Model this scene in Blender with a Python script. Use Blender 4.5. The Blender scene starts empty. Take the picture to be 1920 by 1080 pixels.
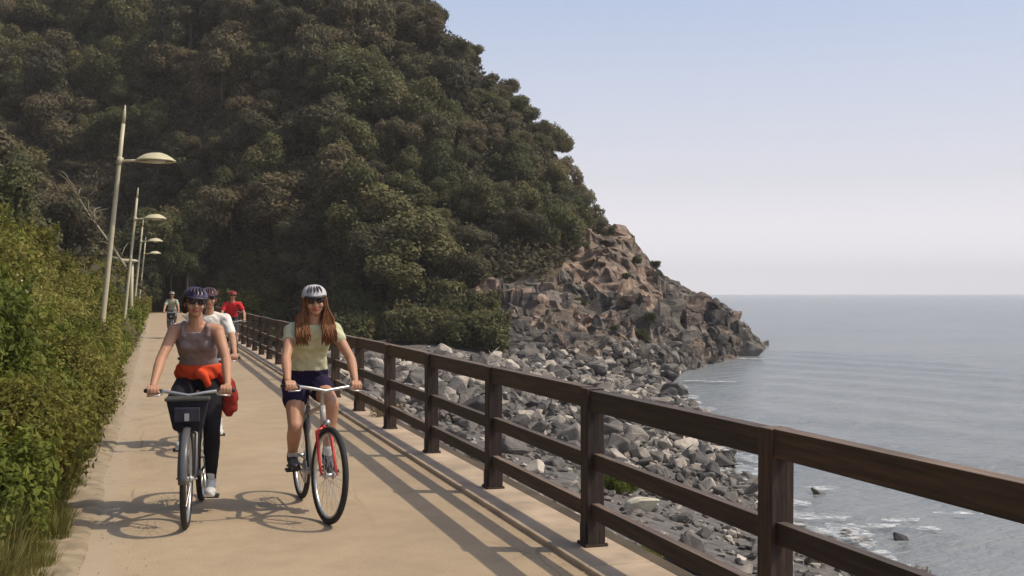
import bpy, bmesh, math, random
import numpy as np
from mathutils import Vector, Matrix, noise, Quaternion
from math import sin, cos, pi, radians, sqrt, atan2

SC = bpy.context.scene
COL = SC.collection
# ------------------------------------------------------------------ camera, light, exposure
F = 2100.0; HOR = 550.0; EYE = 1.6
TH = math.atan(670 / F); CT, ST = cos(TH), sin(TH)
cam = bpy.data.cameras.new('camera'); camo = bpy.data.objects.new('camera', cam); COL.objects.link(camo)
cam.sensor_width = 36; cam.lens = F / 1920 * 36
cam.clip_start = 0.05; cam.clip_end = 12000
camo.location = (0, 0, EYE)
camo.rotation_euler = (pi / 2 + math.atan((HOR - 540) / F), 0, -TH)
SC.camera = camo

SUN_EL = radians(53); SUN_AZ = TH + pi / 2 + radians(2)      # compass style: from +Y towards +X
sun_dir = Vector((sin(SUN_AZ) * cos(SUN_EL), cos(SUN_AZ) * cos(SUN_EL), sin(SUN_EL)))
W = bpy.data.worlds.new('World'); SC.world = W; W.use_nodes = True
wn = W.node_tree.nodes; wl = W.node_tree.links
bg = wn['Background']; sky = wn.new('ShaderNodeTexSky'); sky.sky_type = 'NISHITA'; sky.sun_disc = False
sky.sun_elevation = SUN_EL; sky.sun_rotation = SUN_AZ
sky.air_density = 1.0; sky.dust_density = 3.0; sky.ozone_density = 1.0; sky.altitude = 0
# a bank of pale lavender sea haze low in the sky (a real gradient over elevation)
tc = wn.new('ShaderNodeTexCoord'); sx = wn.new('ShaderNodeSeparateXYZ'); wl.new(tc.outputs['Generated'], sx.inputs[0])
rp = wn.new('ShaderNodeValToRGB'); wl.new(sx.outputs['Z'], rp.inputs[0])
rp.color_ramp.elements[0].position = 0.0; rp.color_ramp.elements[0].color = (1, 1, 1, 1)
rp.color_ramp.elements[1].position = 0.75; rp.color_ramp.elements[1].color = (0, 0, 0, 1)
e = rp.color_ramp.elements.new(0.12); e.color = (.90, .90, .90, 1)
e = rp.color_ramp.elements.new(0.30); e.color = (.62, .62, .62, 1)
hz = wn.new('ShaderNodeValToRGB'); wl.new(sx.outputs['Z'], hz.inputs[0])
hz.color_ramp.elements[0].position = 0.0; hz.color_ramp.elements[0].color = (1.15, 1.08, 1.10, 1)
hz.color_ramp.elements[1].position = 0.30; hz.color_ramp.elements[1].color = (.435, .555, .800, 1)
e = hz.color_ramp.elements.new(0.10); e.color = (.70, .70, .77, 1)
scl = wn.new('ShaderNodeVectorMath'); scl.operation = 'SCALE'; scl.inputs['Scale'].default_value = 9.6
wl.new(hz.outputs[0], scl.inputs[0])
mx = wn.new('ShaderNodeMix'); mx.data_type = 'RGBA'
wl.new(rp.outputs[0], mx.inputs[0]); wl.new(sky.outputs[0], mx.inputs[6]); wl.new(scl.outputs[0], mx.inputs[7])
wl.new(mx.outputs[2], bg.inputs[0]); bg.inputs[1].default_value = 0.12
sl = bpy.data.lights.new('sun', 'SUN'); sl.energy = 3.0; sl.angle = radians(0.7); sl.color = (1.0, .87, .68)
so = bpy.data.objects.new('sun', sl); COL.objects.link(so)
so.rotation_euler = sun_dir.to_track_quat('Z', 'Y').to_euler()
SC.view_settings.view_transform = 'Standard'; SC.view_settings.look = 'None'
SC.view_settings.exposure = 0.0; SC.view_settings.gamma = 1.0
SC.render.engine = 'CYCLES'
SC.cycles.max_bounces = 6; SC.cycles.diffuse_bounces = 3; SC.cycles.transmission_bounces = 3
SC.cycles.volume_bounces = 3; SC.cycles.transparent_max_bounces = 8

# ------------------------------------------------------------------ helpers
def ud(u, d, z=0.0): return Vector((u * CT + d * ST, d * CT - u * ST, z))
def at(px, py, z=0.0):
    """world point on the level z seen at photo pixel (px,py)"""
    d = F * (EYE - z) / (py - HOR); return ud((px - 960) / F * d, d, z)
def atd(px, py, d): return ud((px - 960) / F * d, d, EYE + (HOR - py) / F * d)

def tag(o, label=None, cat=None, group=None, kind=None):
    if label: o['label'] = label
    if cat: o['category'] = cat
    if group: o['group'] = group
    if kind: o['kind'] = kind
    return o
def link(name, me, parent=None):
    o = bpy.data.objects.new(name, me); COL.objects.link(o)
    if parent: o.parent = parent
    return o
def empty(name, loc=(0, 0, 0), rz=0):
    o = bpy.data.objects.new(name, None); COL.objects.link(o); o.location = loc; o.rotation_euler = (0, 0, rz)
    o.empty_display_size = .2
    return o
def copy_tree(o, parent=None):
    c = o.copy(); COL.objects.link(c)
    if parent: c.parent = parent
    for ch in list(o.children): copy_tree(ch, c)
    return c
def bm_obj(name, bm, m, parent=None, smooth=False, bevel=0):
    me = bpy.data.meshes.new(name); bm.normal_update(); bm.to_mesh(me); bm.free()
    for mm in (m if isinstance(m, (list, tuple)) else [m]): me.materials.append(mm)
    if smooth: me.polygons.foreach_set('use_smooth', [True] * len(me.polygons))
    o = link(name, me, parent)
    if bevel:
        b = o.modifiers.new('bevel', 'BEVEL'); b.width = bevel; b.segments = 2; b.limit_method = 'ANGLE'
    return o
def np_mesh(name, V, Fc, mats, smooth=True, mi=None):
    me = bpy.data.meshes.new(name); V = np.asarray(V, np.float32); Fc = np.asarray(Fc, np.int32)
    n = Fc.shape[1]
    me.vertices.add(len(V)); me.vertices.foreach_set('co', V.ravel())
    me.loops.add(Fc.size); me.loops.foreach_set('vertex_index', Fc.ravel())
    me.polygons.add(len(Fc)); me.polygons.foreach_set('loop_start', np.arange(len(Fc), dtype=np.int32) * n)
    me.polygons.foreach_set('loop_total', np.full(len(Fc), n, np.int32))
    for m in mats: me.materials.append(m)
    if mi is not None: me.polygons.foreach_set('material_index', np.asarray(mi, np.int32))
    me.polygons.foreach_set('use_smooth', np.full(len(Fc), bool(smooth)))
    me.update(calc_edges=True); me.validate()
    return me
def box(bm, c, s, R=None):
    M = Matrix.Translation(c)
    if R is not None: M = M @ R.to_4x4()
    M = M @ Matrix.Diagonal((s[0], s[1], s[2], 1))
    return bmesh.ops.create_cube(bm, size=1, matrix=M)['verts']
def frame_of(d):
    d = Vector(d).normalized(); return d.to_track_quat('Z', 'Y')
def cyl(bm, p0, p1, r0, r1=None, seg=12, caps=True):
    p0 = Vector(p0); p1 = Vector(p1); r1 = r0 if r1 is None else r1
    d = p1 - p0; L = d.length
    if L < 1e-6: return
    M = Matrix.Translation((p0 + p1) / 2) @ frame_of(d).to_matrix().to_4x4()
    bmesh.ops.create_cone(bm, cap_ends=caps, cap_tris=False, segments=seg, radius1=r0, radius2=r1, depth=L, matrix=M)
def ball(bm, c, r, seg=14, R=None):
    if not hasattr(r, '__len__'): r = (r, r, r)
    nv = max(6, seg * 2 // 3); c = Vector(c); Rm = R.to_matrix() if R is not None else Matrix.Identity(3)
    P_ = lambda x, y, z: bm.verts.new(c + Rm @ Vector((x * r[0], y * r[1], z * r[2])))
    top = P_(0, 0, 1); bot = P_(0, 0, -1)
    rows = [[P_(sin(pi * i / nv) * cos(2 * pi * k / seg), sin(pi * i / nv) * sin(2 * pi * k / seg), cos(pi * i / nv)) for k in range(seg)] for i in range(1, nv)]
    for k in range(seg):
        k2 = (k + 1) % seg; bm.faces.new((top, rows[0][k], rows[0][k2])); bm.faces.new((bot, rows[-1][k2], rows[-1][k]))
        for A, B in zip(rows, rows[1:]): bm.faces.new((A[k], B[k], B[k2], A[k2]))
def cap(bm, p0, p1, r0, r1=None, seg=12):
    r1 = r0 if r1 is None else r1
    cyl(bm, p0, p1, r0, r1, seg); ball(bm, p0, r0, seg); ball(bm, p1, r1, seg)
def path_tube(bm, pts, rs, seg=10):
    pts = [Vector(p) for p in pts]
    if not hasattr(rs, '__len__'): rs = [rs] * len(pts)
    rings = []
    q = None; prev = None
    for i, p in enumerate(pts):
        t = (pts[min(i + 1, len(pts) - 1)] - pts[max(i - 1, 0)]).normalized()
        if q is None: q = t.to_track_quat('Z', 'Y')
        else: q = prev.rotation_difference(t) @ q
        prev = t
        rings.append([bm.verts.new(p + q @ Vector((cos(a) * rs[i], sin(a) * rs[i], 0))) for a in [2 * pi * k / seg for k in range(seg)]])
    for a, b in zip(rings, rings[1:]):
        for k in range(seg): bm.faces.new((a[k], a[(k + 1) % seg], b[(k + 1) % seg], b[k]))
    bm.faces.new(rings[0][::-1]); bm.faces.new(rings[-1])
def loft(bm, rings, seg=24):
    """rings: (centre, rx, ry, tilt about x)"""
    R = []
    for c, rx, ry, tl in rings:
        c = Vector(c); rot = Matrix.Rotation(tl, 3, 'X')
        R.append([bm.verts.new(c + rot @ Vector((cos(a) * rx, sin(a) * ry, 0))) for a in [2 * pi * k / seg for k in range(seg)]])
    for a, b in zip(R, R[1:]):
        for k in range(seg): bm.faces.new((a[k], a[(k + 1) % seg], b[(k + 1) % seg], b[k]))
    bm.faces.new(R[0][::-1]); bm.faces.new(R[-1])
JUNK = []
def remesh(name, bm, vox, m, parent=None, smooth=2, fold=0):
    bmesh.ops.recalc_face_normals(bm, faces=bm.faces)
    o = bm_obj('tmp', bm, m); COL.objects.unlink(o)
    scn = bpy.data.scenes.get('workshop') or bpy.data.scenes.new('workshop'); scn.collection.objects.link(o)
    r = o.modifiers.new('r', 'REMESH'); r.mode = 'VOXEL'; r.voxel_size = vox
    if smooth:
        s = o.modifiers.new('s', 'SMOOTH'); s.factor = .5; s.iterations = smooth
    with bpy.context.temp_override(scene=scn, view_layer=scn.view_layers[0]): dg = bpy.context.evaluated_depsgraph_get()
    dg.update()
    me = bpy.data.meshes.new_from_object(o.evaluated_get(dg), depsgraph=dg)
    me.name = name
    if not me.materials: me.materials.append(m)
    scn.collection.objects.unlink(o); JUNK.append(o)
    me.polygons.foreach_set('use_smooth', [True] * len(me.polygons))
    if fold:
        co = [(v.co.copy(), v.normal.copy()) for v in me.vertices]; flat = []
        for p, vn in co:
            n_ = noise.noise(Vector((p.x * 9, p.y * 9, p.z * 22 + p.x * 14))) + .6 * noise.noise(Vector((p.x * 24 + p.z * 20, p.y * 20, p.z * 12)))
            flat.extend(p + vn * (n_ * fold + fold * .35))
        me.vertices.foreach_set('co', flat); me.update()
    return link(name, me, parent)

# ------------------------------------------------------------------ materials
def ramp(nt, src, stops):
    r = nt.nodes.new('ShaderNodeValToRGB'); nt.links.new(src, r.inputs[0])
    el = r.color_ramp.elements
    while len(el) < len(stops): el.new(.5)
    for e, (p, c) in zip(el, stops): e.position = p; e.color = (*c, 1)
    return r.outputs[0]
def tex(nt, kind, scale, detail=4, coord='Object', rough=.55, **kw):
    t = nt.nodes.new('ShaderNodeTexNoise' if kind == 'noise' else 'ShaderNodeTexVoronoi')
    t.inputs['Scale'].default_value = scale
    if kind == 'noise': t.inputs['Detail'].default_value = detail; t.inputs['Roughness'].default_value = rough
    c = nt.nodes.new('ShaderNodeTexCoord') if coord == 'Object' else nt.nodes.new('ShaderNodeNewGeometry')
    src = c.outputs['Object'] if coord == 'Object' else c.outputs['Position']
    if 'stretch' in kw:
        m = nt.nodes.new('ShaderNodeMapping'); m.inputs['Scale'].default_value = kw['stretch']
        if 'rot' in kw: m.inputs['Rotation'].default_value = kw['rot']
        nt.links.new(src, m.inputs[0]); src = m.outputs[0]
    nt.links.new(src, t.inputs['Vector'])
    if kind != 'noise' and 'feature' in kw: t.feature = kw['feature']
    return t
def mix(nt, f, a, b, mode='MIX'):
    m = nt.nodes.new('ShaderNodeMix'); m.data_type = 'RGBA'; m.blend_type = mode
    for s, v in ((0, f), (6, a), (7, b)):
        if hasattr(v, 'node'): nt.links.new(v, m.inputs[s])
        elif s == 0: m.inputs[0].default_value = v
        else: m.inputs[s].default_value = (*v, 1) if len(v) == 3 else v
    return m.outputs[2]
def bump(nt, h, strength, dist, bsdf):
    b = nt.nodes.new('ShaderNodeBump'); b.inputs['Strength'].default_value = strength; b.inputs['Distance'].default_value = dist
    nt.links.new(h, b.inputs['Height']); nt.links.new(b.outputs[0], bsdf.inputs['Normal'])
    return b
def new_mat(name):
    m = bpy.data.materials.new(name); m.use_nodes = True
    return m, m.node_tree, m.node_tree.nodes['Principled BSDF']
def simple(name, c, rough=.6, var=.25, scale=30, metal=0, bmp=0.0, c2=None, spec=.5):
    m, nt, b = new_mat(name)
    t = tex(nt, 'noise', scale)
    lo = tuple(v * (1 - var) for v in c) if c2 is None else c2; hi = tuple(min(1, v * (1 + var)) for v in c) if c2 is None else c
    nt.links.new(ramp(nt, t.outputs[0], [(.3, lo), (.7, hi)]), b.inputs['Base Color'])
    b.inputs['Roughness'].default_value = rough; b.inputs['Metallic'].default_value = metal
    b.inputs['Specular IOR Level'].default_value = spec
    if bmp: bump(nt, t.outputs[0], .5, bmp, b)
    return m
def foliage(name, dark, mid, light, trans=.3, vscale=1.2):
    m, nt, b = new_mat(name)
    oi = nt.nodes.new('ShaderNodeObjectInfo')
    t = tex(nt, 'noise', vscale, 3, 'pos')
    g = nt.nodes.new('ShaderNodeNewGeometry')
    ad = nt.nodes.new('ShaderNodeMath'); ad.operation = 'MULTIPLY_ADD'
    nt.links.new(g.outputs['Random Per Island'], ad.inputs[0]); ad.inputs[1].default_value = .35; nt.links.new(t.outputs[0], ad.inputs[2])
    a2 = nt.nodes.new('ShaderNodeMath'); a2.operation = 'MULTIPLY_ADD'
    nt.links.new(oi.outputs['Random'], a2.inputs[0]); a2.inputs[1].default_value = .4; nt.links.new(ad.outputs[0], a2.inputs[2])
    a3 = nt.nodes.new('ShaderNodeMath'); a3.operation = 'SUBTRACT'; nt.links.new(a2.outputs[0], a3.inputs[0]); a3.inputs[1].default_value = .37
    c = ramp(nt, a3.outputs[0], [(.15, dark), (.5, mid), (.85, light)])
    nt.links.new(c, b.inputs['Base Color']); b.inputs['Roughness'].default_value = .7; b.inputs['Specular IOR Level'].default_value = .25
    tr = nt.nodes.new('ShaderNodeBsdfTranslucent'); nt.links.new(c, tr.inputs[0])
    ms = nt.nodes.new('ShaderNodeMixShader'); ms.inputs[0].default_value = trans
    nt.links.new(b.outputs[0], ms.inputs[1]); nt.links.new(tr.outputs[0], ms.inputs[2])
    nt.links.new(ms.outputs[0], nt.nodes['Material Output'].inputs[0])
    return m

def rock_mat(name, cols, scale=.5, strata=True, bd=.35):
    m, nt, b = new_mat(name)
    n1 = tex(nt, 'noise', scale * .6, 6, 'pos'); n2 = tex(nt, 'noise', scale * 5, 8, 'pos', .7)
    st = tex(nt, 'noise', scale * 1.4, 5, 'pos', .6, stretch=(1, 1, 4.5), rot=(.5, .6, .2))
    f = mix(nt, .45, n1.outputs[0], st.outputs[0])
    c = ramp(nt, f, [(.30, cols[0]), (.45, cols[1]), (.55, cols[2]), (.68, cols[3])])
    d = ramp(nt, n2.outputs[0], [(.32, (.45, .45, .47)), (.55, (1, 1, 1)), (.72, (1.25, 1.22, 1.15))])
    nt.links.new(mix(nt, 1, c, d, 'MULTIPLY'), b.inputs['Base Color'])
    b.inputs['Roughness'].default_value = .85
    v = tex(nt, 'vor', scale * 1.7, coord='pos', stretch=(1, 1, 1.6), rot=(.4, .5, 0)); 
    hh = mix(nt, .5, v.outputs['Distance'], n2.outputs[0])
    bump(nt, hh, .9, bd, b)
    return m

M = {}
M['bark'] = simple('bark', (.10, .075, .055), .9, .4, 6, bmp=.02)
M['tree_leaf'] = foliage('pine_foliage', (.058, .064, .038), (.135, .122, .068), (.240, .190, .105), .3, .12)
M['tree_leaf2'] = foliage('oak_foliage', (.056, .068, .030), (.130, .134, .054), (.220, .198, .090), .3, .15)
M['under'] = foliage('undergrowth', (.040, .040, .022), (.075, .068, .036), (.125, .098, .055), .2, .25)
M['bush'] = foliage('bush_leaf', (.085, .090, .018), (.205, .195, .038), (.36, .32, .095), .35, .9)
M['bush2'] = foliage('bush_leaf_green', (.065, .088, .016), (.160, .190, .030), (.28, .30, .060), .35, 1.1)
M['dry'] = foliage('dry_leaf', (.10, .085, .04), (.19, .155, .075), (.33, .29, .18), .3, 1.5)
M['flower'] = simple('pale_petals', (.55, .52, .36), .7, .15)
M['grass'] = foliage('grass_blade', (.08, .09, .022), (.19, .19, .05), (.34, .30, .12), .35, 1.5)
M['soil'] = simple('soil', (.085, .065, .042), .95, .45, 1.5, bmp=.05)
M['rock'] = rock_mat('cliff_rock', [(.05, .044, .04), (.16, .122, .095), (.31, .225, .165), (.46, .36, .275)], .35)
M['rock_dark'] = rock_mat('grey_cliff_rock', [(.035, .033, .033), (.10, .09, .08), (.18, .155, .13), (.32, .28, .24)], .45)

def boulder_mat(name, lo, mid, hi):
    m, nt, b = new_mat(name)
    oi = nt.nodes.new('ShaderNodeObjectInfo'); g = nt.nodes.new('ShaderNodeNewGeometry')
    w = nt.nodes.new('ShaderNodeTexWhiteNoise'); w.noise_dimensions = '2D'
    cb = nt.nodes.new('ShaderNodeCombineXYZ'); nt.links.new(oi.outputs['Random'], cb.inputs[0]); nt.links.new(g.outputs['Random Per Island'], cb.inputs[1])
    nt.links.new(cb.outputs[0], w.inputs['Vector'])
    c = ramp(nt, w.outputs[0], [(.0, lo), (.62, mid), (.82, tuple((p + q) * .45 for p, q in zip(mid, hi))), (1, hi)])
    n = tex(nt, 'noise', 2.5, 8, 'pos', .7)
    d = ramp(nt, n.outputs[0], [(.3, (.5, .5, .52)), (.6, (1.1, 1.08, 1.05))])
    nt.links.new(mix(nt, 1, c, d, 'MULTIPLY'), b.inputs['Base Color']); b.inputs['Roughness'].default_value = .8
    bump(nt, n.outputs[0], .8, .06, b)
    return m
M['boulder'] = boulder_mat('boulder_stone', (.085, .080, .076), (.205, .188, .17), (.60, .54, .46))
M['boulder_wet'] = boulder_mat('wet_boulder_stone', (.06, .06, .06), (.12, .115, .11), (.3, .27, .23))

def m_path():
    m, nt, b = new_mat('path_concrete')
    n = tex(nt, 'noise', .5, 5, 'pos'); n2 = tex(nt, 'noise', 90, 3, 'pos')
    n3 = tex(nt, 'noise', 3, 7, 'pos', .65)
    c = ramp(nt, n.outputs[0], [(.3, (.395, .305, .205)), (.55, (.46, .355, .235)), (.75, (.465, .38, .27))])
    c = mix(nt, .5, c, ramp(nt, n2.outputs[0], [(.3, (.62, .6, .58)), (.65, (1.12, 1.12, 1.12))]), 'MULTIPLY')
    c = mix(nt, .45, c, ramp(nt, n3.outputs[0], [(.3, (.72, .72, .72)), (.6, (1.06, 1.06, 1.06))]), 'MULTIPLY')
    # pale dusty verge towards the planted side
    g = nt.nodes.new('ShaderNodeNewGeometry'); s = nt.nodes.new('ShaderNodeSeparateXYZ'); nt.links.new(g.outputs['Position'], s.inputs[0])
    a = nt.nodes.new('ShaderNodeMath'); a.operation = 'MULTIPLY_ADD'; nt.links.new(n3.outputs[0], a.inputs[0]); a.inputs[1].default_value = .5; nt.links.new(s.outputs['X'], a.inputs[2])
    mk = ramp(nt, a.outputs[0], [(-.0, (.6, .6, .6)), (.06, (0, 0, 0))])
    c = mix(nt, mk, c, (.43, .36, .27))
    vc = tex(nt, 'vor', .42, coord='pos', stretch=(1.3, .55, 1)); vc.feature = 'DISTANCE_TO_EDGE'
    wob = tex(nt, 'noise', 2.2, 4, 'pos'); wv = nt.nodes.new('ShaderNodeMix'); wv.data_type = 'VECTOR'; wv.inputs[0].default_value = .12
    src = vc.inputs['Vector'].links[0].from_socket; nt.links.new(src, wv.inputs[4]); nt.links.new(wob.outputs[1], wv.inputs[5]); nt.links.new(wv.outputs[1], vc.inputs['Vector'])
    ck = ramp(nt, vc.outputs['Distance'], [(.0, (.55, .55, .55)), (.006, (1, 1, 1))])
    msk = ramp(nt, n.outputs[0], [(.5, (0, 0, 0)), (.6, (1, 1, 1))])
    c = mix(nt, msk, c, mix(nt, 1, c, ck, 'MULTIPLY'))
    st = tex(nt, 'noise', 1.1, 6, 'pos', .7, stretch=(1.6, .35, 1))
    c = mix(nt, .7, c, ramp(nt, st.outputs[0], [(.28, (.78, .76, .74)), (.42, (1, 1, 1)), (.66, (1, 1, 1)), (.8, (1.1, 1.08, 1.02))]), 'MULTIPLY')
    jm = nt.nodes.new('ShaderNodeMath'); jm.operation = 'PINGPONG'; jm.inputs[1].default_value = 2.5; nt.links.new(s.outputs['Y'], jm.inputs[0])
    jl = ramp(nt, jm.outputs[0], [(.0, (.62, .6, .58)), (.010, (1, 1, 1))])
    c = mix(nt, .8, c, jl, 'MULTIPLY')
    nt.links.new(c, b.inputs['Base Color']); b.inputs['Roughness'].default_value = .9
    bump(nt, n2.outputs[0], .4, .004, b)
    return m
def fix_strip(): pass
M['path'] = m_path()
M['kerb'] = simple('kerb_concrete', (.46, .36, .26), .9, .25, 2.5, bmp=.01)
M['wood'] = None
def m_wood(post=False):
    m, nt, b = new_mat('stained_wood')
    t = tex(nt, 'noise', 6, 6, 'Object', .6, stretch=(6, 6, .6) if post else (6, .6, 6)); t2 = tex(nt, 'noise', 1.2, 4, 'pos')
    c = ramp(nt, t.outputs[0], [(.3, (.020, .013, .010)), (.55, (.050, .031, .022)), (.75, (.10, .064, .046))])
    g = nt.nodes.new('ShaderNodeNewGeometry'); s = nt.nodes.new('ShaderNodeSeparateXYZ'); nt.links.new(g.outputs['Normal'], s.inputs[0])
    wth = ramp(nt, s.outputs['Z'], [(.6, (0, 0, 0)), (.95, (.75, .75, .75))])     # weathered grey top faces
    c = mix(nt, wth, c, ramp(nt, t.outputs[0], [(.3, (.10, .075, .06)), (.7, (.24, .19, .15))]))
    c = mix(nt, .6, c, ramp(nt, t2.outputs[0], [(.3, (.6, .6, .6)), (.7, (1.2, 1.2, 1.2))]), 'MULTIPLY')
    oi = nt.nodes.new('ShaderNodeObjectInfo'); c = mix(nt, 1, c, ramp(nt, oi.outputs['Random'], [(0, (.75, .75, .78)), (1, (1.5, 1.4, 1.3))]), 'MULTIPLY')
    t3 = tex(nt, 'noise', 22, 5, 'Object', .6, stretch=(3, 3, .12) if post else (3, .12, 3)); c = mix(nt, .7, c, ramp(nt, t3.outputs[0], [(.35, (.55, .55, .55)), (.6, (1.25, 1.25, 1.25))]), 'MULTIPLY')
    nt.links.new(c, b.inputs['Base Color']); b.inputs['Roughness'].default_value = .7
    bump(nt, t3.outputs[0], .8, .006, b)
    return m
M['wood'] = m_wood(); M['wood_post'] = m_wood(True)
M['steel'] = simple('rusty_steel', (.045, .028, .022), .7, .4, 20)
M['sand'] = simple('wet_shingle', (.125, .113, .10), .75, .5, 4, bmp=.12)
M['lamp'] = simple('cream_paint', (.52, .47, .32), .45, .1, 3)
M['lamp_head'] = simple('cream_lamp_paint', (.62, .57, .36), .4, .1, 3)
M['pale_branch'] = simple('dead_branch', (.26, .23, .16), .8, .2, 8)

def m_water():
    m, nt, b = new_mat('sea_water')
    n = tex(nt, 'noise', .045, 4, 'pos', .5)
    nt.links.new(ramp(nt, n.outputs[0], [(.3, (.20, .225, .235)), (.7, (.25, .275, .28))]), b.inputs['Base Color'])
    b.inputs['Roughness'].default_value = .22; b.inputs['IOR'].default_value = 1.33
    w1 = tex(nt, 'noise', .55, 6, 'pos', .62, stretch=(1.0, 2.4, 1), rot=(0, 0, TH))
    w2 = tex(nt, 'noise', .11, 3, 'pos', .5, stretch=(1.0, 2.8, 1), rot=(0, 0, TH + .2))
    hh = mix(nt, .45, w1.outputs[0], w2.outputs[0])
    bump(nt, hh, 1.0, .8, b)
    return m
M['water'] = m_water()
def m_foam():
    m, nt, b = new_mat('sea_foam')
    b.inputs['Base Color'].default_value = (.78, .8, .8, 1); b.inputs['Roughness'].default_value = .6
    n = tex(nt, 'noise', 3.2, 6, 'pos', .7)
    a = ramp(nt, n.outputs[0], [(.44, (0, 0, 0)), (.66, (.85, .85, .85))])
    nt.links.new(a, b.inputs['Alpha'])
    return m
M['foam'] = m_foam()

# ------------------------------------------------------------------ terrain
def sm(x, a, b):
    t = np.clip((x - a) / (b - a), 0, 1); return t * t * (3 - 2 * t)
def vnoise(X, Y, s, seed=0, octv=4):
    """numpy value noise, -1..1"""
    out = 0; amp = 1; tot = 0
    X = np.asarray(X, float) / s + seed * 17.3; Y = np.asarray(Y, float) / s + seed * 9.1
    for o in range(octv):
        xi = np.floor(X).astype(np.int64); yi = np.floor(Y).astype(np.int64)
        fx = X - xi; fy = Y - yi; fx = fx * fx * (3 - 2 * fx); fy = fy * fy * (3 - 2 * fy)
        def h(a, b):
            n = (a * 374761393 + b * 668265263 + seed * 1442695) & 0x7fffffff
            n = ((n ^ (n >> 13)) * 1274126177) & 0x7fffffff
            return ((n ^ (n >> 16)) & 0xffff) / 32767.5 - 1
        v = (h(xi, yi) * (1 - fx) + h(xi + 1, yi) * fx) * (1 - fy) + (h(xi, yi + 1) * (1 - fx) + h(xi + 1, yi + 1) * fx) * fy
        out = out + v * amp; tot += amp; amp *= .5; X = X * 2.03 + 5.7; Y = Y * 2.03 + 3.1
    return out / tot
def to_ud(X, Y): return X * CT - Y * ST, X * ST + Y * CT
SEA = -4.0
# knots over a = u/d : crest height/depth, foot height/depth
KC = [(-.60, 62, 175), (-.33, 60, 165), (-.20, 54, 152), (-.095, 39.5, 140), (-.076, 34.8, 137), (-.036, 28.8, 133), (0, 23.0, 129), (.035, 16.4, 125),
      (.071, 9.4, 121), (.098, 7.8, 119), (.117, 5.0, 117), (.135, 3.1, 115), (.165, 1.9, 114), (.197, .2, 113), (.214, -1.8, 112.5), (.226, -4.2, 112), (.245, -9, 112)]
KF = [(-.60, 0, 112), (-.32, 0, 109), (-.25, -.3, 94), (-.15, -.8, 82), (-.08, -1.6, 76), (0, -2.6, 71), (.06, -3.4, 69), (.11, -4.2, 70), (.14, -4.4, 77),
      (.165, -4.4, 84), (.197, -4.4, 97), (.226, -4.6, 107), (.245, -6, 108)]
def interp(a, K, i): return np.interp(a, [k[0] for k in K], [k[i] for k in K])
def hill(X, Y):
    u, d = to_ud(X, Y); a = u / np.maximum(d, 8)
    dw = 2.2 * vnoise(X, Y, 14, 3)
    df = interp(a, KF, 2); hf = interp(a, KF, 1); dc = interp(a, KC, 2); hc = interp(a, KC, 1)
    t = (d + dw * sm(dc - d, 0, 8) - df) / (dc - df)
    rockish = sm(a, -.02, .12)
    tt = np.clip(t, 0, 1)
    prof = tt ** (1.0 - .45 * rockish)
    prof = np.where(t > 1, 1 - .35 * (t - 1) * 3, prof)
    h = hf + (hc - hf) * prof
    h = np.where(t < 0, hf + t * (dc - df) * 0.9, h)
    h = np.where(a > .2275, -10, h)
    inside = sm(t, 0, .2) 
    h = h + inside * (1.4 * vnoise(X, Y, 11, 5) * (1 - .75 * rockish) )
    return h, t, a
def bank(X, Y):
    s = -X - .62
    e = .35 * vnoise(X, Y, 3, 8)
    h = np.where(s > 0, .42 * np.minimum(s, 3.2) + .62 * np.clip(s - 3.2, 0, 6) + .95 * np.clip(s - 9.2, 0, 60), 0) * (1 + .18 * vnoise(X, Y, 9, 2)) + e * sm(s, .3, 2)
    return h - .03
def shore_x(Y): return np.interp(Y, [-20, 0, 19, 25, 31, 46, 57, 66, 72], [12.3, 12.7, 13.6, 14.5, 16.7, 23.1, 26.7, 31, 35])
def beach(X, Y):
    xs = shore_x(Y); s = (X - 2.9) / (xs - 2.9)
    h = np.interp(s, [0, .12, .5, .85, 1, 1.6, 4], [-.7, -1.45, -2.3, -3.3, -4.0, -5.6, -12])
    far = sm(Y, 40, 66)
    h = h + far * sm(s, .25, .5) * (1 - sm(s, .7, 1.0)) * .7 - far * .9 * (1 - sm(s, .15, .4))
    return h + .16 * vnoise(X, Y, 3.2, 4) + .05 * vnoise(X, Y, .7, 6)
def rock_line(a):      # elevation angle (tan) below which the hillside is bare rock
    y = np.interp(a * F + 960, [850, 880, 900, 960, 1040, 1090, 1130, 1165, 1180], [700, 640, 545, 530, 510, 460, 425, 395, -500])
    return (HOR - y) / F
def rock_mask(X, Y, H):
    u, d = to_ud(X, Y); a = u / d
    e = (H - EYE) / d
    return e + .012 * vnoise(X, Y, 7, 12) < rock_line(a + .012 * vnoise(X, Y, 6, 11))
def ground(X, Y):
    h, t, a = hill(X, Y); b = beach(X, Y)
    r = np.maximum(h, b)
    # steep batter beside the path
    r = np.minimum(r, np.where((X > 2.9) & (Y < 112), -.6 + np.maximum(X - 3.1, -1) * 1.1 + .3 * np.maximum(Y - 84, -30), 1e9)) if False else r
    return r
def grid(xs, ys, fn):
    X, Y = np.meshgrid(xs, ys); Z = fn(X, Y)
    V = np.stack([X, Y, Z], -1).reshape(-1, 3); nx = len(xs); ny = len(ys)
    i = np.arange(ny - 1)[:, None] * nx + np.arange(nx - 1)[None]
    Fc = np.stack([i, i + 1, i + nx + 1, i + nx], -1).reshape(-1, 4)
    return V, Fc, X, Y, Z
def spaced(segs):
    out = []
    for a, b, s in segs: out += list(np.arange(a, b, s))
    return np.array(out + [segs[-1][1]])

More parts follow.
